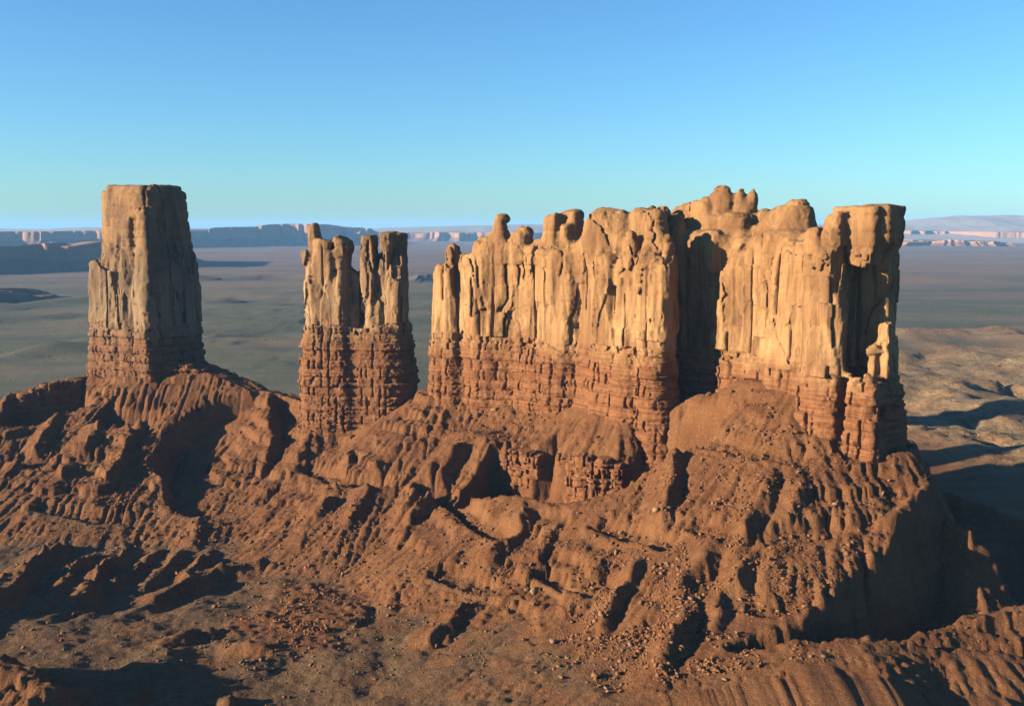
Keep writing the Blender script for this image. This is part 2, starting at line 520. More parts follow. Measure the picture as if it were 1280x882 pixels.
# hard beds in the slopes: terraces
warp = 4 * fbm2(GX / 70, GY / 70, 3, 4)
tz = (Z + warp) / 12.0
fr = tz - np.floor(tz)
ter = (np.floor(tz) + ss(0.40, 0.62, fr)) * 12.0 - warp
tm = ss(0.1, 0.35, fbm2(GX / 60, GY / 60, 3, 9) + 0.1) * ss(0.25, 0.5, sl) * ss(25, 45, Z)
Z = Z + (ter - Z) * 0.6 * tm
fs, _ = streak(Z, DX, 4.5, 8, 7, GX, GY)
Z += ss(0.2, 0.5, sl) * 0.6 * (0.8 - np.abs(np.clip(fs, -2, 2)))
# jointed blocks where the slope is steep and bare
bu = np.floor((GX * 0.8 + GY * 0.6) / 4.2 + 0.8 * vn2(GX / 12, GY / 12, 81)); bv = np.floor((GY * 0.8 - GX * 0.6) / 3.6 + 0.8 * vn2(GX / 12, GY / 12, 83))
bu2 = np.floor((GX * 0.7 - GY * 0.7) / 2.1 + 0.5 * vn2(GX / 7, GY / 7, 84)); bv2 = np.floor((GY * 0.7 + GX * 0.7) / 2.3 + 0.5 * vn2(GX / 7, GY / 7, 85))
crag = ss(0.45, 0.95, sl + 0.35 * fbm2(GX / 35, GY / 35, 3, 86))
Z += crag * (1.9 * (hash3(bu, bv, bu * 0, 3) - 0.5) + 1.2 * (hash3(bu2, bv2, bu2 * 0, 5) - 0.5))
stony = ss(-0.25, 0.3, fbm2(GX / 45, GY / 45, 3, 87)) * ss(0.08, 0.3, sl)
Z += stony * 1.7 * np.maximum(hash3(bu2, bv2, bu2 * 0, 9) - 0.55, 0) * 2
Z += 0.16 * fbm2(GX / 6, GY / 6, 3, 12) * (0.5 + ss(0.0, 0.6, fbm2(GX / 60, GY / 60, 2, 15)))
# rough rusty badland patch on the valley floor
c0 = cast(380, 770, H, CDX)
bad = np.exp(-(((GX - c0[0]) / 60) ** 2 + ((GY - c0[1]) / 75) ** 2) * 1.3)
bad = ss(0.3, 0.7, bad + 0.25 * fbm2(GX / 25, GY / 25, 3, 21))
Z += bad * (2.2 * np.abs(fbm2(GX / 9, GY / 9, 4, 22)) + 1.0)
# ledgy slickrock floor
q = fbm2(GX / 30, GY / 30, 4, 31) * 3
flat = ss(0.3, 0.12, sl) * (1 - bad)
Z += flat * 0.8 * (np.floor(q * 2) / 2 + ss(0.2, 0.5, q * 2 - np.floor(q * 2)) * 0.5)

# whole sheet: core grid plus stretched rows and columns out to the horizon
def stretch(start, step, grow, end):
    v = []; p = start
    while p < end:
        step *= grow; p += step; v.append(p)
    return v


xr = stretch(X1, DX, 1.042, 4000); xr += stretch(xr[-1], xr[-1] - xr[-2], 1.12, 58000)
xl = stretch(-X0, DX, 1.06, 5000); xl += stretch(xl[-1], xl[-1] - xl[-2], 1.12, 58000)
yf = stretch(Y1, DX, 1.02, 3600); yf += stretch(yf[-1], yf[-1] - yf[-2], 1.05, 58000)
yb = stretch(-Y0, DX, 1.12, 6000)
ax = np.concatenate([-np.array(xl)[::-1], gx, np.array(xr)]); ay = np.concatenate([-np.array(yb)[::-1], gy, np.array(yf)])
AX, AY = np.meshgrid(ax, ay)
i0, j0 = len(xl), len(yb)
ZA = bil(Z, AX, AY, X0, Y0, DX)
inx = np.maximum(np.maximum(X0 - AX, AX - X1), np.maximum(Y0 - AY, AY - Y1))
ZA = ZA * ss(160, 0, inx)
# plain relief: ledges and hollows
def dist_of(py):
    v = (441 - py) / F
    return CAMZ / -((-ST + v * CT) / (CT + v * ST))



R = np.hypot(AX, AY)
slick = ss(0.0, 0.35, (AX / np.maximum(AY, 1) - 0.24) * 2 + 0.25 * fbm2(AX / 500, AY / 500, 3, 40)) * ss(3000, 2500, AY + 350 * fbm2(AX / 400, AY / 400, 3, 43)) * ss(1100, 1300, AY)
left = ss(0.02, -0.2, AX / np.maximum(AY, 1)) * ss(1800, 2600, AY) * ss(6500, 4500, AY)
e1 = np.abs(fbm2(AX / 420, AY / 420, 4, 41)); e2 = fbm2(AX / 130, AY / 130, 4, 42)
out = ss(0, 200, inx)
q5 = fbm2(AX / 85, AY / 70, 4, 42) * 2.6 + 3 * e1
ZA += out * slick * (8 * e1 + 4.0 * (np.floor(q5) + ss(0.4, 0.6, q5 - np.floor(q5))) + 1.8 * fbm2(AX / 22, AY / 22, 3, 44) - 22 * ss(0.10, 0.02, e1) * ss(-0.1, 0.3, e2))
e3 = fbm2(AX / 900 + 0.4 * AY / 900, AY / 330, 4, 45)
ZA += out * left * 14 * (np.floor(e3 * 3) / 3 + ss(0.25, 0.45, e3 * 3 - np.floor(e3 * 3)) / 3)
ZA += out * ss(4000, 6000, R) * 14 * fbm2(AX / 2500, AY / 900, 3, 46)
ZA += out * 1.5 * e2
# low scarps and banks of dry washes across the left plain
for line, hgt, wid in (([(-40, 458), (50, 449), (118, 431)], 20, 45), ([(-60, 405), (40, 398), (112, 388)], 22, 60), ([(-60, 388), (50, 380), (122, 375)], 22, 70),
                       ([(245, 352), (320, 347), (392, 345)], 40, 130), ([(500, 353), (545, 348), (600, 346)], 40, 130), ([(262, 425), (330, 418), (372, 412)], 10, 40),
                       ([(255, 378), (300, 374), (350, 373)], 20, 80), ([(1120, 420), (1190, 416), (1290, 410)], 14, 40), ([(1130, 345), (1210, 341), (1300, 338)], 26, 120)):
    wp = [np.array([xat(a, dist_of(b), b), dist_of(b)]) for a, b in line]
    wx_ = AX + 60 * fbm2(AX / 260, AY / 260, 3, 48); wy_ = AY + 60 * fbm2(AX / 260, AY / 260, 3, 49)
    g = np.zeros(AX.shape)
    for a, b in zip(wp[:-1], wp[1:]):
        d = b - a; t = np.clip(((wx_ - a[0]) * d[0] + (wy_ - a[1]) * d[1]) / (d @ d), 0, 1)
        g = np.maximum(g, np.clip(1 - np.hypot(wx_ - a[0] - t * d[0], wy_ - a[1] - t * d[1]) / wid, 0, 1))
    ZA += out * hgt * g * (0.7 + 0.5 * e2)
H0 = ZA[j0:j0 + len(gy), i0:i0 + len(gx)]
Z = H0.copy()

n_y, n_x = AX.shape
ii = np.arange(n_y * n_x).reshape(n_y, n_x)
quads = np.stack([ii[:-1, :-1], ii[:-1, 1:], ii[1:, 1:], ii[1:, :-1]], -1).reshape(-1, 4)


def terrain_material():
    M = NT('desert_ground')
    at = M.n('ShaderNodeAttribute', attribute_name='zone')
    sp = M.n('ShaderNodeSeparateColor'); M.plug(sp.inputs[0], at.outputs['Color'])
    fl, slk, pl = sp.outputs[0], sp.outputs[1], sp.outputs[2]
    big = M.noise((1 / 40,) * 3, 5); mid = M.noise((1 / 6,) * 3, 6, 0.65); bed = M.noise((1 / 70, 1 / 70, 1 / 3.0), 4, 0.65)
    c = M.ramp(big, [(0.32, (0.18, 0.082, 0.035)), (0.5, (0.25, 0.12, 0.05)), (0.68, (0.29, 0.15, 0.065))])
    c = M.mix(M.mr(bed, 0.48, 0.66, 0, 0.5), c, (0.20, 0.08, 0.038))
    c = M.mix(M.mr(mid, 0.5, 0.72, 0, 0.6), c, (0.33, 0.17, 0.085))
    floor = M.ramp(mid, [(0.3, (0.13, 0.085, 0.05)), (0.5, (0.19, 0.125, 0.07)), (0.7, (0.25, 0.165, 0.095))])
    floor = M.mix(M.mr(big, 0.5, 0.65), floor, (0.22, 0.115, 0.055))
    c = M.mix(1.0, M.mix(fl, c, floor), (0.78, 0.70, 0.63), 'MULTIPLY')
    # plain: scrub green, dusty rose farther out, in long streaks
    p1 = M.noise((1 / 900, 1 / 380, 1 / 300), 6, 0.6); p2 = M.noise((1 / 60, 1 / 45, 1 / 40), 6, 0.7)
    plain = M.ramp(p1, [(0.32, (0.085, 0.10, 0.068)), (0.47, (0.122, 0.138, 0.095)), (0.58, (0.18, 0.165, 0.115)), (0.70, (0.25, 0.165, 0.11))])
    plain = M.mix(M.mr(p2, 0.45, 0.7, 0, 0.6), plain, (0.10, 0.095, 0.06))
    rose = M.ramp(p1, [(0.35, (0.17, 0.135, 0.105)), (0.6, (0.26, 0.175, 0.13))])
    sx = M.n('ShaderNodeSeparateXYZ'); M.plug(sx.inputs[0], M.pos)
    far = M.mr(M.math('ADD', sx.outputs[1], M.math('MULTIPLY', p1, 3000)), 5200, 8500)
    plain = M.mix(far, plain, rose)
    c = M.mix(pl, c, plain)
    s1 = M.noise((1 / 110, 1 / 90, 1 / 40), 6, 0.65); s2 = M.noise((1 / 14, 1 / 14, 1 / 6), 6, 0.7)
    sk = M.ramp(s1, [(0.33, (0.26, 0.215, 0.14)), (0.48, (0.40, 0.28, 0.16)), (0.62, (0.46, 0.28, 0.15)), (0.72, (0.48, 0.36, 0.22))])
    sk = M.mix(M.mr(s2, 0.48, 0.64, 0, 0.8), sk, (0.17, 0.135, 0.08))
    c = M.mix(slk, c, sk)
    grit = M.noise((1 / 1.2,) * 3, 3, 0.6)
    c = M.mix(M.mr(grit, 0.56, 0.68, 0, 0.5), c, (0.12, 0.06, 0.032))
    c = M.mix(M.mr(grit, 0.42, 0.30, 0, 0.5), c, (0.42, 0.27, 0.16))
    h = M.math('MULTIPLY', M.noise((1 / 1.7,) * 3, 6, 0.72), 1.5)
    h = M.math('ADD', h, M.math('MULTIPLY', M.noise((1 / 6.5,) * 3, 5, 0.65), 2.2))
    h = M.math('ADD', h, M.math('MULTIPLY', slk, M.math('MULTIPLY', M.math('ABSOLUTE', M.math('SUBTRACT', M.noise((1 / 26, 1 / 22, 1 / 12), 6, 0.7, 0.5), 0.5)), 26.0)))
    M.bump(h, 1.0, 0.8)
    return M.out(c, 0.52)


ground = make_mesh('ground', np.stack([AX, AY, ZA], -1).reshape(-1, 3), quads=quads, mat=terrain_material())
tag(ground, kind='structure')
slA = np.zeros(AX.shape); slA[j0:j0 + len(gy), i0:i0 + len(gx)] = sl
badA = np.zeros(AX.shape); badA[j0:j0 + len(gy), i0:i0 + len(gx)] = bad
zone = np.zeros((n_y * n_x, 4), dtype=f32)
flA = bil(fl_c, AX, AY, X0, Y0, CDX)
zone[:, 0] = (flA * ss(0.9, 0.5, slA) * (1 - badA) * (inx <= 0)).ravel()
zone[:, 1] = (slick * out).ravel()
zone[:, 2] = (out * (1 - slick)).ravel(); zone[:, 3] = 1
ca = ground.data.color_attributes.new('zone', 'FLOAT_COLOR', 'POINT')
ca.data.foreach_set('color', zone.ravel())


# ------------------------------------------------------------------ rocks from distance fields
def rock(root, pillars, names, box, vox, ang, mat, contact, style='butte', kk=1.6, seed=0, flare=0.05, base_name='banded_base', amp=1.0):
    """pillars: dicts with x, y (world), ru, rv, top, bot, n, R (rounding), prof [(z, scale)...], part index.
    box = (u0,u1,v0,v1,z0,z1) around the root's own position, frame turned by ang."""
    ox, oy = root.location.x, root.location.y
    ca_, sa_ = math.cos(ang), math.sin(ang)
    u0, u1, v0, v1, z0, z1 = box
    us = np.arange(u0, u1, vox, dtype=f32); vs = np.arange(v0, v1, vox, dtype=f32); zs = np.arange(z0, z1, vox, dtype=f32)
    D = np.full((len(us), len(vs), len(zs)), 9.0, dtype=f32)
    LB = np.zeros(D.shape, dtype=np.int8)
    for p in pillars:
        dx, dy = p['x'] - ox, p['y'] - oy
        cu, cv = dx * ca_ + dy * sa_, -dx * sa_ + dy * ca_
        if 'rot' in p:
            cr, sr_ = math.cos(p['rot']), math.sin(p['rot'])
        else:
            cr, sr_ = 1, 0
        ru, rv = p['ru'], p['rv']
        mx = max(ru, rv) * max([q for _, q in p.get('prof', [(0, 1)])]) * 1.25 + 12 + flare * 80
        a0, a1 = np.searchsorted(us, [cu - mx, cu + mx]); b0, b1 = np.searchsorted(vs, [cv - mx, cv + mx])
        zb = p.get('bot', -1e3) if not p.get('rz') else p['top'] - 2 * p['rz']
        c0_, c1_ = np.searchsorted(zs, [zb - 10, p['top'] + 10])
        if a1 <= a0 or b1 <= b0: continue
        ell = p.get('rz')
        U = (us[a0:a1] - cu)[:, None, None]; V = (vs[b0:b1] - cv)[None, :, None]; zz = zs[c0_:c1_][None, None, :]
        # lean and bend: the column's axis wanders with height
        wob = p.get('wob', 1.5)
        U = U + wob * np.sin(zz / 31 + cu) - p.get('lean', 0.0) * (zz - contact); V = V + wob * np.sin(zz / 37 + cv * 1.3)
        if 'rot' in p: U, V = U * cr + V * sr_, -U * sr_ + V * cr
        prof = p.get('prof')
        s = np.interp(zz.ravel(), [q[0] for q in prof], [q[1] for q in prof]).astype(f32)[None, None, :] if prof else 1.0
        if flare: s = s + flare * np.clip(contact - zz, 0, 60) / min(ru, rv)
        n = p.get('n', 3.0)
        if ell:
            W3 = (zz - p['top'] + ell) / ell
            d = ((np.abs(U / ru) ** 2.3 + np.abs(V / rv) ** 2.3 + np.abs(W3) ** 2.3) ** (1 / 2.3) - 1) * min(ru, rv, ell)
            d = np.minimum(d, 9.0).astype(f32)
            blk = D[a0:a1, b0:b1, c0_:c1_]; lb = LB[a0:a1, b0:b1, c0_:c1_]
            lb[d < blk] = p['part']
            k = p.get('k', 3.5 if ell > 14 else 1.5); h = np.clip(0.5 + 0.5 * (blk - d) / k, 0, 1)
            D[a0:a1, b0:b1, c0_:c1_] = blk + (d - blk) * h - k * h * (1 - h)
            continue
        q = (np.abs(U / (ru * s)) ** n + np.abs(V / (rv * s)) ** n) ** (1 / n)
        d = (q - 1) * (min(ru, rv) * s)
        R = p.get('R', 4.0)
        for dz in ((zz - p['top'] + p.get('slant', 0.0) * U), (zb - zz)):
            if zb < -500 and dz is not None and dz.shape == zz.shape and float(dz.max()) < -100: continue
            h = np.clip(0.5 - 0.5 * (d - dz) / R, 0, 1)
            d = d + (dz - d) * h + R * h * (1 - h)
        d = np.minimum(d, 9.0).astype(f32)
        blk = D[a0:a1, b0:b1, c0_:c1_]; lb = LB[a0:a1, b0:b1, c0_:c1_]
        lb[d < blk] = p['part']
        k = p.get('k', kk if p.get('bot') is None else 1.5)
        h = np.clip(0.5 + 0.5 * (blk - d) / k, 0, 1)
        D[a0:a1, b0:b1, c0_:c1_] = blk + (d - blk) * h - k * h * (1 - h)
    band = np.nonzero(np.abs(D) < 7.5)
    u = us[band[0]]; v = vs[band[1]]; z = zs[band[2]]; d = D[band]
    wz = vn3(u / 40, v / 40, z / 40, seed + 1)
    wu = vn3(u / 16, v / 16, z / 50, seed + 2) ; wv = vn3(u / 16, v / 16, z / 50, seed + 3)
    ct = contact + 7 * wz
    fine = vn3(u / 2.3, v / 2.3, z / 2.6, seed + 4); med = vn3(u / 6, v / 6, z / 8, seed + 5)
    disp = np.zeros(d.shape, dtype=f32)
    up = z > ct
    if up.any():
        a, b, c = u[up], v[up], z[up]
        fl = vn3(a / 19 + 0.25 * wu[up], b / 19 + 0.25 * wv[up], c / 110, seed + 6)
        fl2 = vn3(a / 9 + 0.2 * wv[up], b / 9 + 0.2 * wu[up], c / 60, seed + 26)
        x = 3.4 * (0.28 - np.abs(fl)) * ss(300, 270, c) + 1.3 * (0.25 - np.abs(fl2)) * ss(295, 265, c)
        cr1 = np.abs(vn3(a / 23 + 0.12 * wv[up], b / 23 + 0.12 * wu[up], c / 150 + 0.1 * wu[up], seed + 7))
        x -= 3.6 * ss(0.06, 0.0, cr1) * ss(-0.05, 0.4, vn3(a / 40, b / 40, c / 30, seed + 17))
        w1 = np.floor(a / 11 + 0.7 * wu[up]); w2 = np.floor(b / 11 + 0.7 * wv[up])
        w3 = np.floor(c / 30 + hash3(w1, w2, w1 * 0, 3) + 0.25 * med[up])
        x += 1.1 * (hash3(w1, w2, w3, 1) - 0.5) * ss(295, 245, c)
        w1 = np.floor((a + b) / 24 + 0.5 * wv[up] + 0.2 * wz[up]); w2 = np.floor((a - b) / 24 + 0.5 * wu[up])
        w3 = np.floor(c / 55 + hash3(w1, w2, w1 * 0, 6) + 0.3 * wz[up])
        x += 3.6 * (hash3(w1, w2, w3, 2) - 0.5) * ss(300, 250, c)
        x += 0.4 * med[up] + 0.3 * fine[up]
        w1 = np.floor(a / 4.5 + 0.8 * wv[up] + 0.3 * med[up]); w2 = np.floor(b / 4.5 + 0.8 * wu[up]); w3 = np.floor(c / 9 + hash3(w1, w2, w1 * 0, 8))
        x += 0.5 * (hash3(w1, w2, w3, 5) - 0.5)
        # long straight vertical joints
        for cc, oth, wid in ((a + 1.6 * wv[up], b, 19.0), (b + 1.6 * wu[up], a, 19.0)):
            t_ = cc / wid; kx = np.floor(t_); jit = 0.25 + 0.5 * hash3(kx, kx * 0, np.floor(oth / 40), 11)
            dj = np.abs(t_ - kx - jit) * wid
            on = ss(0.52, 0.6, hash3(kx, np.floor(c / 52 + hash3(kx, kx * 0 + 2, kx * 0, 12)), np.floor(oth / 40), 13))
            x -= (3.4 if wid > 10 else 1.5) * ss(1.15, 0.25, dj) * on * ss(290, 262, c)
        # cross-bedding grooves on the rounded tops
        x -= 0.55 * ss(0.55, 0.95, np.sin(c / 1.9 + 3 * wz[up] + 0.25 * a / 6)) * ss(232, 270, c)
        disp[up] = x
    lo = ~up
    if lo.any():
        a, b, c = u[lo], v[lo], z[lo]
        zz = c + 1.6 * wz[lo]
        big = zz / 9.5; bi = np.floor(big); bf = big - bi
        sm = zz / 2.5; si = np.floor(sm); sf = sm - si
        x = 1.7 * (hash3(bi, bi * 0, bi * 0, 2) - 0.5) + 1.5 * (hash3(si, si * 0 + 9, si * 0, 4) - 0.5)
        x -= 0.9 * ss(0.25, 0.0, sf) + 1.0 * ss(0.16, 0.0, bf)
        w1 = np.floor(a / 6.5 + 0.6 * wu[lo] + 0.3 * hash3(bi, bi * 0, bi * 0, 5)); w2 = np.floor(b / 6.5 + 0.6 * wv[lo])
        x += 0.8 * (hash3(w1, w2, bi, 6) - 0.5)
        w1 = np.floor(a / 2.6 + 0.5 * wv[lo]); w2 = np.floor(b / 2.6 + 0.5 * wu[lo])
        x += 0.8 * (hash3(w1, w2, si, 8) - 0.5)
        cr1 = np.abs(vn3(a / 10 + 0.15 * wu[lo], b / 10 + 0.15 * wv[lo], c / 60, seed + 9))
        x -= 3.6 * ss(0.10, 0.0, cr1) * ss(-0.3, 0.3, vn3(a / 14, b / 14, c / 12, seed + 19))
        t_ = (a + 0.8 * wv[lo]) / 8.0; kx = np.floor(t_); jit = 0.25 + 0.5 * hash3(kx, kx * 0, bi * 0, 14)
        x -= 2.6 * ss(1.1, 0.25, np.abs(t_ - kx - jit) * 8.0) * ss(0.6, 0.68, hash3(kx, bi, bi * 0, 15))
        x += 0.5 * med[lo] + 0.3 * fine[lo]
        disp[lo] = x
    D[band] = np.clip(d - amp * disp, -9, 9)
    g = openvdb.FloatGrid(9.0)
    g.copyFromArray(D)
    pts, tr, qd = g.convertToPolygons(isovalue=0.0, adaptivity=0.0)
    pts = np.asarray(pts, dtype=f32); qd = np.asarray(qd).astype(np.int64); tr = np.asarray(tr).astype(np.int64)
    if len(tr): qd = np.concatenate([qd, np.concatenate([tr, tr[:, 2:]], 1)])
    L = pts * vox + np.array([u0, v0, z0], dtype=f32)
    wx = ox + L[:, 0] * ca_ - L[:, 1] * sa_; wy = oy + L[:, 0] * sa_ + L[:, 1] * ca_
    co = np.stack([wx, wy, L[:, 2]], -1)
    # drop what lies well under the ground
    fc = co[qd].mean(1)
    gz = bil(Z, fc[:, 0], fc[:, 1], X0, Y0, DX)
    qd = qd[fc[:, 2] > gz - 6.0]; fc = co[qd].mean(1)
    if not len(qd): bpy.data.objects.remove(root); return
    # orientation check
    fn = np.cross(co[qd[:, 2]] - co[qd[:, 0]], co[qd[:, 3]] - co[qd[:, 1]])
    topf = fc[:, 2] > np.percentile(fc[:, 2], 99.5)
    if fn[topf, 2].sum() < 0:
        qd = qd[:, ::-1]; fn = -fn
    fi = np.clip(np.round((pts[qd].mean(1))).astype(int), 0, np.array(D.shape) - 1)
    lab = LB[fi[:, 0], fi[:, 1], fi[:, 2]].astype(int)
    if style == 'butte':
        cz = contact + 7 * vn3(L[qd[:, 0], 0] / 40, L[qd[:, 0], 1] / 40, L[qd[:, 0], 2] / 40, seed + 1)
        lab[fc[:, 2] < cz] = -1
    loc = np.array(root.location)
    for part in np.unique(lab):
        sel = qd[lab == part]
        if style == 'ledge':                     # keep each column's one connected piece
            lb_ = np.arange(len(co))
            for _ in range(400):
                mn = lb_[sel].min(1); new = lb_.copy()
                for k in range(4): np.minimum.at(new, sel[:, k], mn)
                if (new == lb_).all(): break
                lb_ = new
            fl_ = lb_[sel[:, 0]]; u_l, cnt = np.unique(fl_, return_counts=True)
            sel = sel[fl_ == u_l[np.argmax(cnt)]]
        if len(sel) < 30 and part != -1:
            continue
        uv, inv = np.unique(sel, return_inverse=True)
        nm = base_name if part == -1 else names[part]
        make_mesh(nm, co[uv] - loc, quads=inv.reshape(-1, 4), mat=mat, parent=root, smooth=False)


def pil(px, D, ru, rv, topy, part, R=4.0, boty=None, **kw):
    D = D + kw.pop('sh', 0)
    d = dict(x=xat(px, D, topy), y=D, ru=ru, rv=rv, top=zat(topy, D), R=R, part=part)
    if boty is not None: d['bot'] = zat(boty, D)
    d.update(kw)
    return d


def dome(px, D, hw, topy, hpx, part, rv=None, **kw):
    m = D / F
    return dict(x=xat(px, D, topy), y=D, ru=hw * m * 1.05, rv=(rv or hw) * m * 1.05, top=zat(topy, D), rz=hpx * m, part=part, **kw)


# ---- the long butte on the right
c = [0.5 * (xat(548, 1045) + xat(1110, 715)), 880.0]
root = thing('sandstone_butte', (c[0], c[1], 120), 'long golden sandstone butte with a knobby skyline, largest of the three', 'butte', 'sandstone buttes on the red talus')
nmM = {0: 'cliff_wall', 1: 'end_tower', 2: 'pinnacle', 3: 'balanced_rock', 4: 'pinnacle', 5: 'pinnacle', 6: 'pinnacle', 7: 'domed_crag', 8: 'buttress', 9: 'buttress', 10: 'domed_crag', 11: 'rock_knob', 12: 'end_tower', 13: 'overhanging_cap', 14: 'rock_fin', 15: 'rock_knob', 16: 'rock_knob', 17: 'rock_knob', 18: 'domed_crag'}
z_ = zat
main = [
    # far left end
    pil(562, 1042, 17, 14, 336, 1, 6), pil(566, 1041, 6, 6, 308, 2, 4, 350), dome(566, 1041, 8, 305, 9, 2), pil(553, 1044, 8, 10, 330, 1, 6),
    pil(598, 1022, 17, 17, 318, 0, 10), pil(612, 1012, 13, 14, 298, 0, 12), dome(606, 1014, 14, 296, 30, 0),
    pil(626, 1006, 17, 14, 273, 3, 4, prof=[(z_(320, 1006), 1.0), (z_(292, 1006), 0.55), (z_(280, 1006), 0.36), (z_(277, 1006), 0.34)]),
    dome(628, 1006, 8, 267, 6, 3, wob=0),
    pil(655, 992, 14, 17, 300, 4, 8), dome(652, 990, 14, 284, 34, 4), dome(659, 989, 8, 283, 8, 4),
    pil(676, 977, 12, 17, 304, 0, 8), pil(640, 1002, 12, 14, 322, 0, 6), dome(674, 976, 11, 298, 20, 0),
    pil(691, 967, 8.5, 9, 268, 5, 4, n=4, slant=-0.25), pil(717, 962, 7.5, 8, 264, 6, 3, n=4), dome(719, 961, 9, 261, 9, 6), pil(709, 956, 4.5, 5, 281, 6, 2), pil(704, 962, 7, 8, 288, 6, 3), dome(709, 955, 7, 279, 10, 6),
    pil(695, 972, 34, 24, 310, 0, 10), pil(733, 945, 14, 16, 300, 0, 10), dome(738, 938, 16, 283, 40, 0), pil(722, 950, 10, 14, 325, 8, 9),
    pil(655, 1004, 52, 18, 322, 0, 10, n=5, wob=3), pil(735, 956, 34, 22, 312, 0, 10, n=5, wob=3), pil(790, 906, 28, 24, 318, 0, 12, n=5, wob=3), pil(975, 848, 34, 26, 310, 0, 12, n=5), pil(1022, 790, 34, 22, 312, 0, 12, n=5),
    # central mass: shouldered fronts, domes behind
    pil(766, 925, 30, 26, 296, 7, 14), dome(757, 918, 24, 259, 52, 7), dome(778, 912, 20, 262, 44, 7), dome(745, 918, 14, 268, 36, 7), pil(760, 898, 13, 12, 318, 8, 10), pil(776, 892, 11, 10, 340, 8, 8),
    pil(797, 908, 22, 24, 292, 7, 12), dome(800, 905, 18, 258, 44, 7), dome(816, 912, 12, 257, 20, 7), dome(822, 895, 15, 260, 40, 7), pil(790, 882, 13, 15, 318, 8, 12), dome(790, 884, 15, 288, 50, 8),
    pil(822, 866, 12, 17, 306, 8, 12), dome(824, 868, 18, 274, 55, 8), pil(832, 858, 9, 12, 325, 8, 10), dome(834, 860, 11, 296, 45, 8), pil(812, 872, 9, 13, 318, 8, 9), dome(812, 874, 11, 290, 45, 8),
    pil(852, 930, 45, 28, 290, 0, 12), pil(888, 912, 34, 28, 288, 0, 12), pil(918, 905, 32, 32, 296, 0, 12),
    dome(846, 905, 14, 268, 36, 10), dome(868, 925, 19, 252, 40, 10), dome(852, 930, 14, 257, 26, 10), dome(885, 905, 16, 266, 36, 10), dome(905, 896, 18, 276, 34, 10), dome(893, 882, 12, 288, 30, 10), dome(926, 898, 15, 272, 28, 10),
    # right of the alcove
    pil(929, 862, 12, 16, 322, 9, 8), dome(927, 864, 15, 300, 40, 9), pil(916, 866, 6, 10, 340, 9, 6), dome(915, 868, 9, 322, 30, 9), pil(922, 884, 10, 12, 306, 9, 9), dome(930, 880, 14, 286, 34, 9),
    pil(949, 872, 18, 18, 296, 0, 10), dome(945, 880, 13, 279, 30, 0),
    pil(985, 838, 30, 27, 286, 0, 16), dome(992, 838, 27, 250, 70, 18), dome(1004, 835, 17, 253, 50, 18), dome(974, 845, 24, 259, 62, 18), dome(956, 852, 17, 276, 46, 18),
    pil(1015, 800, 22, 24, 300, 0, 10), dome(1014, 806, 15, 286, 24, 18), pil(1030, 782, 13, 12, 290, 11, 4, 310), dome(1033, 780, 13, 284, 8, 11), pil(1036, 770, 14, 16, 300, 0, 8),
    # right end tower
    pil(1037, 750, 15, 17, 283, 12, 8, n=4), pil(1050, 742, 8, 11, 266, 12, 4, n=4, slant=-0.2),
    pil(1109, 753, 9, 11, 257, 12, 3, n=5, prof=[(120, 2.0), (150, 1.6), (190, 1.15), (250, 0.85), (278, 1.0), (292, 1.3), (320, 1.35)]),
    pil(1080, 742, 18, 15, 258, 13, 3, 334, n=6, prof=[(266, 0.72), (284, 0.9), (298, 1.0)], k=3.0), pil(1104, 738, 12, 13, 256, 13, 5, 315, n=4, prof=[(275, 0.5), (292, 0.95), (300, 1.0)]), pil(1082, 774, 22, 15, 275, 12, 5), pil(1090, 761, 14, 12, 300, 12, 4), pil(1070, 744, 9, 8, 259, 13, 2, 285),
    pil(1092, 730, 6, 8, 428, 14, 5), pil(1108, 728, 5, 7, 400, 14, 4), pil(1070, 724, 5, 6, 470, 14, 3), pil(1120, 732, 5, 7, 500, 14, 3), pil(1092, 712, 5, 6, 470, 14, 3),
    # crowning knobs
    dome(882, 908, 14, 246, 24, 15), dome(893, 906, 9, 240, 18, 15), dome(903, 904, 12, 232, 26, 15), dome(909, 900, 8, 237, 20, 15),
    dome(926, 896, 8, 235, 22, 16), dome(943, 892, 6.5, 236, 16, 17), dome(934, 895, 13, 246, 22, 16), dome(955, 886, 11, 260, 20, 17),
    pil(912, 902, 26, 20, 266, 15, 8, 310), dome(895, 905, 20, 258, 30, 15), dome(830, 915, 10, 257, 14, 7), dome(872, 915, 10, 250, 14, 15), dome(918, 915, 12, 264, 20, 15), dome(940, 915, 14, 268, 24, 17),
]
UANG = math.atan2(-337, 325)
for p in main:
    k = (xat(760, 925) - p['x']) / (xat(760, 925) - xat(540, 1045))
    if k > 0:
        f = (p['y'] - 40 * k) / p['y']        # the far end comes a little closer
        p['x'] *= f; p['y'] *= f; p['top'] = 300 + (p['top'] - 300) * f
        if 'bot' in p: p['bot'] = 300 + (p['bot'] - 300) * f
rock(root, main, nmM, (-275, 275, -75, 118, 60, 352), 1.15, UANG, M_MAIN, 192, seed=1, kk=5.0)

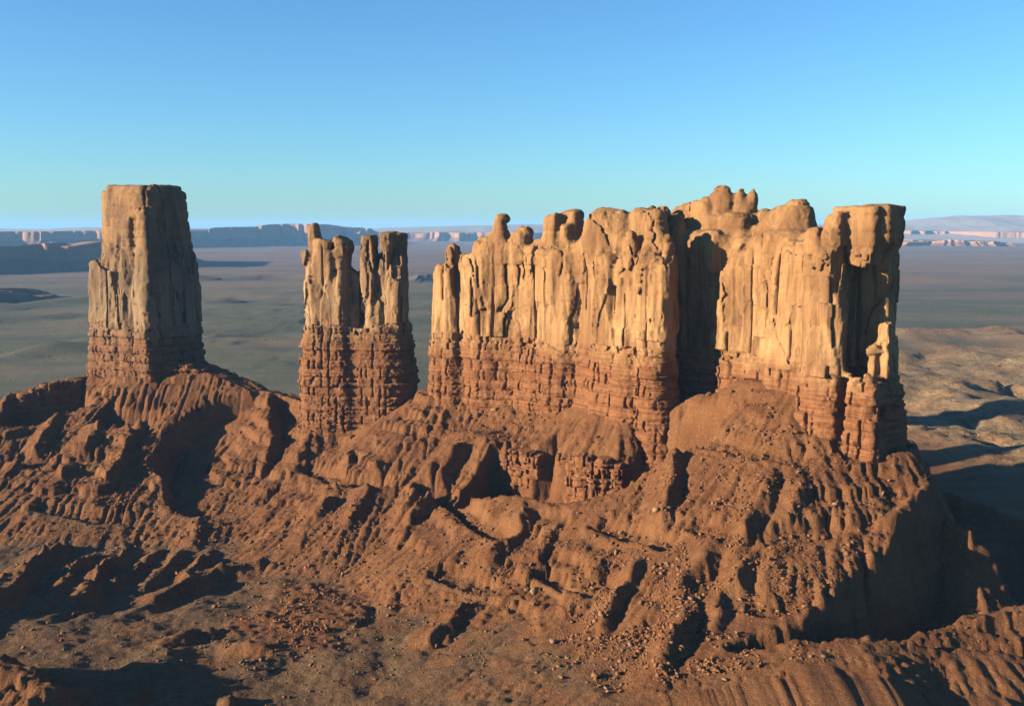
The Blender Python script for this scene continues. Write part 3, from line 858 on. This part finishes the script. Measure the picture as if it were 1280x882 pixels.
# ---- the twin-spired butte in the middle
root = thing('sandstone_butte', (xat(447, 1060), 1060, 90), 'slender tan sandstone butte split into two groups of spires by a notch', 'butte', 'sandstone buttes on the red talus')
nmC = {0: 'cliff_wall', 1: 'pinnacle', 2: 'pinnacle', 3: 'pinnacle', 4: 'pinnacle', 5: 'pinnacle', 6: 'pinnacle', 7: 'pinnacle'}
mid = [
    pil(446, 1022, 50, 22, 404, 0, 4, n=4), pil(411, 1022, 26, 13, 330, 0, 8, n=4, prof=[(150, 1.05), (270, 0.8)]), pil(482, 1024, 22, 12, 318, 0, 8, n=4, prof=[(150, 1.2), (270, 0.85)]),
    pil(394, 1016, 7.5, 10, 278, 1, 5, prof=[(150, 1.4), (262, 1.05), (290, 0.8), (308, 0.45)]), pil(388, 1016, 5, 8, 312, 1, 5),
    pil(393, 1012, 8, 9, 345, 1, 7), pil(409, 1012, 9.5, 12, 299, 2, 7, prof=[(150, 1.2), (240, 1.05), (290, 1.0)]),
    pil(427, 1010, 8.5, 12, 297, 3, 5, prof=[(150, 1.1), (262, 0.75), (285, 1.0)], slant=0.5), pil(422, 1010, 9, 9, 352, 3, 6),
    pil(447, 1020, 11, 12, 340, 4, 6), pil(440, 1012, 7, 9, 378, 4, 5),
    pil(464, 1014, 7.5, 10, 293, 5, 3, n=4, prof=[(150, 1.5), (230, 1.2), (290, 0.9)]), pil(484, 1013, 7, 10, 290, 6, 3, n=4), pil(479, 1010, 6, 8, 330, 6, 5),
    pil(495, 1020, 10, 11, 291, 6, 4, n=4), pil(504, 1014, 6, 7, 318, 7, 5), pil(497, 1008, 9, 10, 350, 7, 6), pil(470, 1008, 9, 8, 372, 5, 5),
]
for p in mid:
    f = 1060 / 1018
    p['x'] *= f; p['y'] *= f; p['top'] = 300 + (p['top'] - 300) * f; p['ru'] *= f; p['rv'] *= f
rock(root, mid, nmC, (-85, 85, -55, 60, 40, 325), 1.05, math.radians(-16), M_MID, 197, seed=5, kk=4.0)

# ---- the tall tower on the left
root = thing('sandstone_butte', (xat(184, 1200), 1200, 120), 'tall grey brown flat topped sandstone tower with a wide dark side', 'butte', 'sandstone buttes on the red talus')
nmL = {0: 'cliff_wall', 1: 'buttress', 2: 'buttress', 3: 'buttress', 4: 'buttress', 5: 'cap_rock', 6: 'rock_flake', 7: 'buttress'}
pr = [(100, 1.05), (160, 1.05), (230, 1.04), (268, 0.99), (284, 0.91), (300, 0.88), (345, 0.84)]


TANG = math.radians(-29)


def face(t, inn):
    eu = np.array([math.cos(TANG), math.sin(TANG)]); nn = np.array([math.sin(TANG), -math.cos(TANG)])
    q = np.array([xat(180, 1203), 1203.0]) + eu * (104 * t - 52) + nn * (44 - inn)
    return dict(x=q[0], y=q[1])


tower = [
    pil(180, 1203, 51, 43, 237, 0, 7, n=4, prof=pr), pil(180, 1203, 41, 34, 232, 5, 5, 246, n=3),
    pil(130, 1184, 7, 10, 322, 6, 7),
    dict(face(0.17, 14), ru=15, rv=13, top=zat(318, 1180), R=14, part=1, prof=[(100, 1.15), (220, 1.0), (270, 0.7)]),
    dict(face(0.40, 13), ru=17, rv=13, top=zat(300, 1170), R=14, part=2, prof=[(100, 1.1), (240, 1.0), (290, 0.7)]),
    dict(face(0.68, 12), ru=12, rv=12, top=zat(265, 1155), R=12, part=3, prof=[(100, 1.2), (240, 1.0), (310, 0.7)]),
    dict(face(0.93, 12), ru=12, rv=13, top=zat(258, 1145), R=6, part=4, n=4, prof=[(100, 1.2), (200, 1.05), (245, 1.0), (247, 0.8), (310, 0.7)]),
    dict(face(0.98, 7), ru=10, rv=9, top=zat(350, 1140), R=6, part=7),
]
rock(root, tower, nmL, (-95, 95, -85, 85, 70, 360), 1.3, TANG, M_LEFT, 183, seed=9, amp=1.4)

# ---- smaller outcrops of banded red shale
def outcrop(label, pils, ang, half, zr, seed, name='rock_outcrop', vox=0.9, contact=1000, part='ledge_column'):
    xs = [p['x'] for p in pils]; ysv = [p['y'] for p in pils]
    r = thing(name, (0.5 * (min(xs) + max(xs)), 0.5 * (min(ysv) + max(ysv)), zr[0] + 10), label, 'rock outcrop', 'banded ledges on the talus slopes')
    rock(r, pils, {k: part for k in range(40)}, (-half[0], half[0], -half[1], half[1], zr[0], zr[1]), vox, ang, M_OUT, contact, style='ledge', kk=1.2, seed=seed, flare=0.0)
    return r


outcrop('dark columned red ledge at the far left end of the talus ridge', [
    pil(92, 1158, 11, 8, 474, 0, 2), pil(76, 1150, 9, 8, 475, 1, 2), pil(60, 1142, 9, 8, 478, 2, 2), pil(45, 1135, 8, 8, 484, 3, 2), pil(32, 1130, 7, 7, 490, 4, 2), pil(24, 1126, 5, 6, 500, 5, 2)],
    math.radians(15), (70, 40), (60, 150), 21)
outcrop('banded red ledge jutting left of the shaded notch below the long butte', [
    pil(648, 894, 6, 8, 561, 0, 2), pil(660, 886, 7, 9, 563, 1, 2), pil(671, 879, 5, 8, 568, 2, 2), pil(634, 906, 6, 7, 571, 3, 2), pil(652, 884, 4, 5, 582, 4, 2)],
    math.radians(-35), (55, 45), (40, 130), 23)
outcrop('broad banded red ledge under the shaded mound below the long butte', [
    pil(704, 872, 7, 8, 567, 0, 2), pil(717, 862, 6, 9, 570, 1, 2), pil(731, 852, 8, 9, 567, 2, 2), pil(746, 848, 6, 8, 574, 3, 2), pil(757, 843, 6, 9, 570, 4, 2), pil(771, 842, 6, 8, 577, 5, 2), pil(783, 848, 6, 9, 566, 6, 2), pil(798, 856, 6, 8, 571, 7, 2), pil(740, 840, 4, 5, 592, 8, 2)],
    math.radians(-15), (60, 45), (40, 130), 25)
outcrop('pale capped ledge sticking out at the foot of the grey brown tower', [
    pil(206, 1152, 17, 8, 452, 0, 2), pil(228, 1150, 14, 8, 455, 1, 2), pil(246, 1150, 10, 8, 461, 2, 2)],
    math.radians(-10), (55, 30), (90, 160), 27)
outcrop('small blocky ledge on the bright ridge below the right end tower', [
    pil(1152, 702, 5, 6, 592, 0, 2), pil(1140, 700, 5, 6, 600, 1, 2), pil(1160, 704, 4, 6, 600, 2, 2)],
    math.radians(20), (30, 25), (80, 140), 29)
outcrop('small blocky ledge between the middle butte and the long butte', [
    pil(512, 1016, 6, 7, 506, 0, 2), pil(524, 1010, 7, 7, 508, 1, 2), pil(538, 1004, 6, 7, 511, 2, 2)],
    math.radians(-25), (35, 25), (70, 140), 31)

# ------------------------------------------------------------------ boulders
def boulder_template(seed):
    r = np.random.RandomState(seed)
    import bmesh
    bm = bmesh.new()
    for _ in range(10):
        v = r.normal(size=3); v /= np.linalg.norm(v) ** 0.75 + 1e-6
        bm.verts.new(np.clip(v, -0.68, 0.68) * np.array([1.0, 0.8, 0.62]) * (0.75 + 0.4 * r.rand()))
    res = bmesh.ops.convex_hull(bm, input=bm.verts)
    bmesh.ops.delete(bm, geom=[v for v in bm.verts if not v.link_faces], context='VERTS')
    bmesh.ops.triangulate(bm, faces=bm.faces)
    bm.verts.index_update()
    co = np.array([v.co[:] for v in bm.verts]); tr = np.array([[v.index for v in f.verts] for f in bm.faces])
    bm.free()
    return co, tr


def boulder_material(name, a, b):
    M = NT(name)
    oi = M.n('ShaderNodeObjectInfo')
    n = M.noise((1 / 1.6,) * 3, 5, 0.65)
    c = M.mix(oi.outputs['Random'], a, b)
    c = M.mix(M.mr(n, 0.4, 0.7, 0, 0.6), c, (a[0] * .6, a[1] * .55, a[2] * .5))
    M.bump(M.noise((1 / .6,) * 3, 5, 0.7), 0.4, 0.6)
    return M.out(c)


M_B1 = boulder_material('boulder_red', (0.27, 0.125, 0.058), (0.36, 0.20, 0.105))
M_B2 = boulder_material('boulder_pale', (0.34, 0.20, 0.11), (0.42, 0.26, 0.145))
TEMPL = [boulder_template(100 + k) for k in range(12)]
TM = {}


def ground_z(x, y):
    return float(bil(Z, np.array([x]), np.array([y]), X0, Y0, DX)[0])


def boulder(x, y, r, label, group=None, pale=False, k=None):
    k = rnd.randrange(len(TEMPL)) if k is None else k
    key = (k, pale)
    if key not in TM:
        co, tr = TEMPL[k]
        o = make_mesh('boulder', co, tris=tr, mat=M_B2 if pale else M_B1, smooth=False)
        TM[key] = o.data
    else:
        o = bpy.data.objects.new('boulder', TM[key]); COL.objects.link(o)
    o.location = (x, y, ground_z(x, y) + 0.22 * r)
    o.rotation_euler = (rnd.uniform(-.3, .3), rnd.uniform(-.3, .3), rnd.uniform(0, 6.3))
    o.scale = (r, r * rnd.uniform(.8, 1.1), r * rnd.uniform(.8, 1.1))
    return tag(o, label, 'boulder', group)


for px, py, wpx, lab, pale in (
    (669, 742, 20, 'largest pale boulder, alone on the slope above the valley floor', True),
    (690, 804, 17, 'pale boulder beside the shaded gully mouth near the valley floor', True),
    (745, 845, 15, 'orange boulder with a shadow on the bare floor below the slope', False),
    (1046, 632, 12, 'pale boulder on the bright ridge under the right end tower', True),
    (1104, 618, 11, 'pale block at the edge of the dark valley under the right end tower', True),
    (770, 692, 15, 'tan block high among the rubble left of the shaded gullies', True),
    (752, 770, 13, 'tan boulder topmost of the pile in the lower slope gully', True),
    (820, 640, 14, 'leaning tan slab beside the dark gully below the mound', True),
    (905, 856, 10, 'small pale boulder on the smooth ground at the lower right', True),
    (545, 808, 12, 'rust boulder at the tip of the low ridge on the valley floor', False),
    (618, 512, 13, 'pale block on the bench under the left part of the long butte', True),
    (650, 500, 9, 'small pale block against the wall of the long butte', True),
    (55, 555, 9, 'pale block on the far left slope below the columned ledge', True),
    (505, 545, 12, 'tan block between the middle butte and the long butte', False),
    (430, 718, 10, 'flat slab on the valley floor beside the rusty badland', False)):
    p = cast(px, py, Z, DX)
    boulder(p[0], p[1], wpx * 0.5 * p[1] / F * 1.15, lab, None, pale)

hot = [(830, 740, 75, 1.0, 'the gullied slope right of the two ledges'), (760, 760, 50, 1.0, 'the rubble fan above the valley floor'), (900, 800, 60, .8, 'the lower right slope'),
       (950, 680, 70, .7, 'the middle of the right slope'), (700, 800, 25, 1.3, 'the pile at the mouth of the lowest gully'), (270, 650, 22, 1.3, 'the floor of the dark hollow below the grey tower'),
       (170, 600, 55, .8, 'the left slope under the grey tower'), (120, 640, 50, .8, 'the stony foot of the left slope'), (650, 508, 40, .7, 'the bench under the long butte'),
       (960, 560, 45, .6, 'the debris cone under the wall of the long butte'), (1060, 640, 45, .6, 'the bright ridge under the right end tower'), (560, 700, 60, .4, 'the low spurs left of the valley mouth'),
       (640, 700, 50, .5, 'the spurs under the columned ledge'), (400, 640, 60, .35, 'the slope under the middle butte'), (820, 620, 30, .9, 'the slope beside the shaded mound'),
       (60, 560, 50, .5, 'the far left slope'), (440, 700, 30, .4, 'the edge of the valley floor'), (850, 850, 50, 1.0, 'the bottom of the right slope'),
       (300, 690, 50, .3, 'the flat ground below the dark hollow'), (380, 770, 60, .9, 'the rusty badland on the valley floor'), (1000, 760, 50, .5, 'the bare ridge beside the dark valley'), (590, 520, 30, .8, 'the left end of the bench'), (880, 600, 60, 0.7, 'the slope below the debris cone')]
cands = []
for hi, (px, py, rad, w, _) in enumerate(hot):
    c0 = cast(px, py, Z, DX); m = c0[1] / F
    for _ in range(int(rad * rad * w * 0.42)):
        x = c0[0] + rnd.gauss(0, rad * 0.8) * m; y = c0[1] + rnd.gauss(0, rad * 1.3) * m
        if not (X0 + 20 < x < X1 - 20 and Y0 + 10 < y < Y1 - 60): continue
        if vn2(np.array([x / 12]), np.array([y / 12]), 91)[0] < -0.15: continue
        r = 0.58 * (1 - rnd.random()) ** (-0.62)
        if r > 2.9: r = rnd.uniform(.7, 2.7)
        cands.append((x, y, r, hi))
for _ in range(8000):
    x, y = rnd.uniform(-430, 300), rnd.uniform(580, 1180)
    cands.append((x, y, 0.42 * (1 - rnd.random()) ** (-0.45), -1))
ca_x = np.array([q[0] for q in cands]); ca_y = np.array([q[1] for q in cands]); ca_r = np.minimum(np.array([q[2] for q in cands]), 3.0); ca_h = np.array([q[3] for q in cands])
ca_z = bil(Z, ca_x, ca_y, X0, Y0, DX); ca_s = bil(sl, ca_x, ca_y, X0, Y0, DX)
u_ = ca_x / ca_y; pxs = 640 + F * u_ * CT
keep = (ca_s < 1.3) & (pxs > -10) & (pxs < 1290)
ca_x, ca_y, ca_z, ca_r, ca_h = ca_x[keep], ca_y[keep], ca_z[keep], ca_r[keep], ca_h[keep]
# is the ground point seen from the camera?
tt = np.linspace(0.55, 0.985, 60)
vis = np.ones(len(ca_x), bool)
for t in tt:
    yy = ca_y * t; ok = yy > Y0
    g = bil(Z, ca_x * t, yy, X0, Y0, DX)
    vis &= ~(ok & (g > CAMZ + (ca_z + ca_r - CAMZ) * t))
score = np.where(vis & (ca_h >= 0), ca_r / ca_y, 0)
order = np.argsort(-score)
for i in order[:285]:
    x, y, r = ca_x[i], ca_y[i], ca_r[i]
    big_ = 'large' if r > 2.7 else ('middling' if r > 2.0 else 'smallish')
    lab = big_ + ' red brown boulder on ' + hot[ca_h[i]][4]; grp = big_ + ' boulders on ' + hot[ca_h[i]][4]
    boulder(x, y, r, lab, grp)
cos, trs, off = [], [], 0
for i in order[285:]:
    co, tr = TEMPL[i % len(TEMPL)]
    a = rnd.uniform(0, 6.3); r = ca_r[i]
    R_ = np.array([[math.cos(a), -math.sin(a), 0], [math.sin(a), math.cos(a), 0], [0, 0, 1]])
    cos.append(co @ R_.T * r + [ca_x[i], ca_y[i], ca_z[i] + 0.2 * r]); trs.append(tr + off); off += len(co)
tag(make_mesh('rubble', np.concatenate(cos), tris=np.concatenate(trs), mat=M_B1, smooth=False), kind='stuff')

# ------------------------------------------------------------------ scrub on the floor and the plain
def scrub_material():
    M = NT('scrub'); n = M.noise((1 / 9,) * 3, 3)
    return M.out(M.mix(n, (0.05, 0.06, 0.03), (0.10, 0.10, 0.055)), 1.0)


def bil_ns(A, x, y):
    i = np.clip(np.searchsorted(ax, x) - 1, 0, len(ax) - 2); j = np.clip(np.searchsorted(ay, y) - 1, 0, len(ay) - 2)
    u = (x - ax[i]) / (ax[i + 1] - ax[i]); v = (y - ay[j]) / (ay[j + 1] - ay[j])
    return (A[j, i] * (1 - u) + A[j, i + 1] * u) * (1 - v) + (A[j + 1, i] * (1 - u) + A[j + 1, i + 1] * u) * v


rb = np.random.RandomState(5)
N = 17000
yb_ = 560 * (4600 / 560) ** rb.rand(N); xb_ = (rb.rand(N) * 1.1 - 0.55) * yb_
zb_ = bil_ns(ZA, xb_, yb_); fb = bil_ns(zone[:, 0].reshape(n_y, n_x), xb_, yb_); pb = bil_ns((zone[:, 1] + zone[:, 2]).reshape(n_y, n_x), xb_, yb_)
kp = (rb.rand(N) < np.maximum(fb * 0.8, pb)) & (vn2(xb_ / 60, yb_ / 60, 95) > -0.3)
xb_, yb_, zb_ = xb_[kp], yb_[kp], zb_[kp]
rr = (0.35 + 0.75 * rb.rand(len(xb_)) ** 2) * (1 + np.clip((yb_ - 1000) / 1500, 0, 1.4))
bv = np.array([[1, 0, 0.25], [0.3, 0.95, 0.35], [-0.8, 0.6, 0.25], [-0.8, -0.6, 0.4], [0.3, -0.95, 0.25], [0.1, 0.1, 1.0], [0, 0, -0.3]])
bt = np.array([[i, (i + 1) % 5, 5] for i in range(5)] + [[(i + 1) % 5, i, 6] for i in range(5)])
co = bv[None] * rr[:, None, None] * (0.75 + 0.5 * rb.rand(len(rr), 7, 1)) + np.stack([xb_, yb_, zb_], -1)[:, None]
tag(make_mesh('scrub', co.reshape(-1, 3), tris=(bt[None] + 7 * np.arange(len(rr))[:, None, None]).reshape(-1, 3), mat=scrub_material(), smooth=False), kind='stuff')

# ------------------------------------------------------------------ distant mesas and mountains
def mesa_material(name, cliff, talus):
    M = NT(name)
    n = M.noise((1 / 160, 1 / 160, 1 / 500), 5, 0.6); b = M.noise((1 / 900, 1 / 900, 1 / 14), 4, 0.6)
    c = M.mix(M.mr(n, 0.35, 0.7, 0, 0.6), cliff, (cliff[0] * .7, cliff[1] * .6, cliff[2] * .55))
    c = M.mix(M.mr(b, 0.5, 0.7, 0, 0.5), c, talus)
    return M.out(c)


M_MESA = mesa_material('mesa_cliff', (0.46, 0.27, 0.17), (0.30, 0.15, 0.09))
M_TAL = mesa_material('mesa_talus', (0.27, 0.15, 0.10), (0.22, 0.13, 0.09))


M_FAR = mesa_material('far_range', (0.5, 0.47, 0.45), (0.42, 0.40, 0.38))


def mesa(label, sky_px, base_py, depth, skew, seed, talus=0.45, jag=0.12, step=None, cat='mesa', name='mesa', notch=0.0):
    """sky_px: (px, py) along the top; the cliff foot stands on the plain where base_py sees it"""
    D = dist_of(base_py)
    xa, xb = xat(sky_px[0][0], D, 290), xat(sky_px[-1][0], D, 290)
    topz = lambda x: np.interp(x, [xat(a, D, b) for a, b in sky_px], [zat(b, D) for a, b in sky_px])
    Wd = xb - xa; step = step or max(Wd / 130, D / F * 1.2)
    n1 = int(Wd / step); n2 = max(6, int(depth / step / 2))
    per = [(xa + Wd * t, 0.0) for t in np.linspace(0, 1, n1, endpoint=False)] + [(xb, depth * t) for t in np.linspace(0, 1, n2, endpoint=False)] \
        + [(xb - Wd * t, depth) for t in np.linspace(0, 1, n1 // 2, endpoint=False)] + [(xa, depth * (1 - t)) for t in np.linspace(0, 1, n2, endpoint=False)]
    per = np.array(per); n = len(per)
    hmax = max(topz(per[:, 0]).max(), 30)
    q = fbm2(per[:, 0] / (hmax * 5), per[:, 1] / (hmax * 5), 5, seed, 0.62)
    cx_, cy_ = 0.5 * (xa + xb), depth * 0.5
    base = per.copy()
    base[:, 1] += (q * jag * hmax * 14) * np.where(per[:, 1] < depth * 0.5, 1, -1)
    base[:, 0] += fbm2(per[:, 1] / (hmax * 4), per[:, 0] / (hmax * 4), 4, seed + 5) * jag * hmax * 4
    dirv = np.array([cx_, cy_]) - base; dirv /= np.linalg.norm(dirv, axis=1, keepdims=True)
    tz_ = topz(base[:, 0])
    tal = tz_ * (talus + 0.12 * fbm2(per[:, 0] / (hmax * 2), per[:, 1] / (hmax * 2), 3, seed + 2))
    rill = 0.25 * hmax * fbm2(per[:, 0] / (hmax * .5), per[:, 1] / (hmax * .5), 3, seed + 3)

    def ring(off, z, wob=0.0):
        xy = base + dirv * (off + wob)[:, None] if np.ndim(off + wob) else base + dirv * off
        Y = D + xy[:, 1] + skew * (xy[:, 0] - xa)
        return np.stack([xy[:, 0] , Y, z], -1)
    rough = 0.06 * hmax * fbm2(per[:, 0] / (hmax * .22), per[:, 1] / (hmax * .22), 3, seed + 4)
    outw = -tal * 1.7
    r = [ring(outw + rill, np.full(n, -4.0)), ring(outw * 0.5 + rill * 0.5, tal * 0.42), ring(outw * 0.02, tal)]
    c = [r[2], ring(0.02 * hmax + rough, tal + (tz_ - tal) * 0.5), ring(0.05 * hmax + rough * 1.4, tz_ * 0.97), ring(0.14 * hmax + rough, tz_ * (1.0 + 0.02 * q))]
    cen = np.array([[cx_, D + cy_ + skew * (cx_ - xa), float(np.median(tz_))]])
    inner = ring(np.full(n, 0.3 * depth if depth < Wd else 0.3 * Wd), tz_)
    c.append(inner)
    o = np.array([cx_, D + cy_ + skew * (cx_ - xa), 0.0])
    root = thing(name, o, label, cat, 'distant mesas beyond the plain')

    def skin(rings, nm, mat, close):
        co = np.concatenate(rings + ([cen] if close else [])) - o
        i = np.arange(n); j = (i + 1) % n
        qd = np.concatenate([np.stack([k * n + i, k * n + j, (k + 1) * n + j, (k + 1) * n + i], -1) for k in range(len(rings) - 1)])
        tr = np.stack([(len(rings) - 1) * n + i, (len(rings) - 1) * n + j, np.full(n, len(rings) * n)], -1) if close else None
        make_mesh(nm, co, tris=tr, quads=qd, mat=mat, parent=root, smooth=False)
    skin(r, 'talus_slope', M_TAL, False)
    skin(c, 'cliff', M_MESA, True)


mesa('dark shaded mesa nearest on the left behind the grey brown tower', [(-110, 312), (-30, 309), (0, 306), (15, 311), (40, 309), (62, 305), (90, 304), (108, 306)], 343, 1100, 0.85, 1, jag=0.10)
mesa('long blue mesa on the skyline at the far left', [(-140, 291), (-40, 290), (40, 289), (100, 288), (150, 287), (190, 290)], 313, 3000, 0.6, 2)
mesa('flat topped mesa with a pale left end between the tower and the spires', [(247, 287), (252, 285), (270, 284), (292, 284), (312, 281), (335, 280), (362, 280), (380, 283), (398, 285)], 309, 2500, 0.8, 3, jag=0.10)
mesa('low mesa just right of the flat topped mesa behind the spires', [(400, 296), (420, 294), (436, 296)], 306, 1200, 0.2, 4)
mesa('jagged little butte on the horizon above the notch of the spires', [(426, 299), (436, 292), (446, 291), (450, 287), (454, 289), (460, 285), (464, 289), (470, 290), (480, 298)], 306, 500, 0.2, 5, cat='butte', name='distant_butte', jag=0.04)
mesa('low broken mesa line on the horizon left of the long butte', [(478, 294), (500, 291), (520, 292), (545, 290), (580, 291), (600, 290), (640, 290), (690, 292)], 301.5, 3500, 0.12, 6, jag=0.16)
mesa('pink cliff line on the horizon right of the long butte', [(1080, 291), (1130, 288), (1160, 289), (1200, 289), (1240, 290), (1290, 289), (1350, 290)], 301, 3500, -0.5, 7, jag=0.18)
mesa('low rugged hills before the pink cliff line', [(1130, 303), (1145, 300), (1165, 302), (1190, 299), (1215, 302), (1240, 301), (1262, 304)], 307.5, 900, -0.2, 8, jag=0.14, talus=0.6, name='hill_group', cat='hills')
mesa('small dark hill at the left edge on the plain', [(-110, 374), (-60, 366), (-20, 364), (2, 366), (22, 374)], 379, 200, 0.3, 9, talus=0.7, name='hill', cat='hill')

# far mountains, structure
def mountains(prof, D, depth, seed):
    xs = np.linspace(xat(prof[0][0], D, 285), xat(prof[-1][0], D, 285), 260); vs = np.linspace(-1, 1, 40)
    MX, MV = np.meshgrid(xs, vs)
    top = np.interp(MX, [xat(a, D, b) for a, b in prof], [zat(b, D) for a, b in prof])
    h = top * np.clip(1 - np.abs(MV) ** 1.4, 0, 1) * (1 + 0.25 * fbm2(MX / 1500, MV * depth / 1500, 4, seed) * (0.2 + np.abs(MV))) - 6
    co = np.stack([MX, D + MV * depth, h], -1).reshape(-1, 3)
    i2 = np.arange(MX.size).reshape(MX.shape)
    q4 = np.stack([i2[:-1, :-1], i2[:-1, 1:], i2[1:, 1:], i2[1:, :-1]], -1).reshape(-1, 4)
    tag(make_mesh('mountains', co, quads=q4, mat=M_FAR), kind='structure')


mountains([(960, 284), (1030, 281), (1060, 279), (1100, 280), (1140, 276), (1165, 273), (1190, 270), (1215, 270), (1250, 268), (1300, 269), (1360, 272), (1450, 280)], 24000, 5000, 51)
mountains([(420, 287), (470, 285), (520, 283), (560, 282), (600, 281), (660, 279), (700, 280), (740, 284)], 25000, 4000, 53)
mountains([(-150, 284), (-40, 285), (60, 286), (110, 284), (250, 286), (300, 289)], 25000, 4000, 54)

# ------------------------------------------------------------------ air
hz = bpy.data.materials.new('desert_haze'); hz.use_nodes = True
ht = hz.node_tree; ht.nodes.remove(ht.nodes['Principled BSDF'])
pv = ht.nodes.new('ShaderNodeVolumePrincipled')
pv.inputs['Color'].default_value = (0.24, 0.54, 1.0, 1); pv.inputs['Density'].default_value = 1.7e-5; pv.inputs['Anisotropy'].default_value = 0.0
ht.links.new(pv.outputs[0], ht.nodes['Material Output'].inputs['Volume'])
zlo = float(ZA.min()) - 6.0; zhi = 600.0; Rb = 62000.0
co = np.array([[sx * Rb, sy * Rb, sz] for sz in (zlo, zhi) for sx, sy in ((-1, -1), (1, -1), (1, 1), (-1, 1))])
qd = np.array([[0, 3, 2, 1], [4, 5, 6, 7], [0, 1, 5, 4], [1, 2, 6, 5], [2, 3, 7, 6], [3, 0, 4, 7]])
tag(make_mesh('haze', co, quads=qd, mat=hz, smooth=False), kind='stuff')
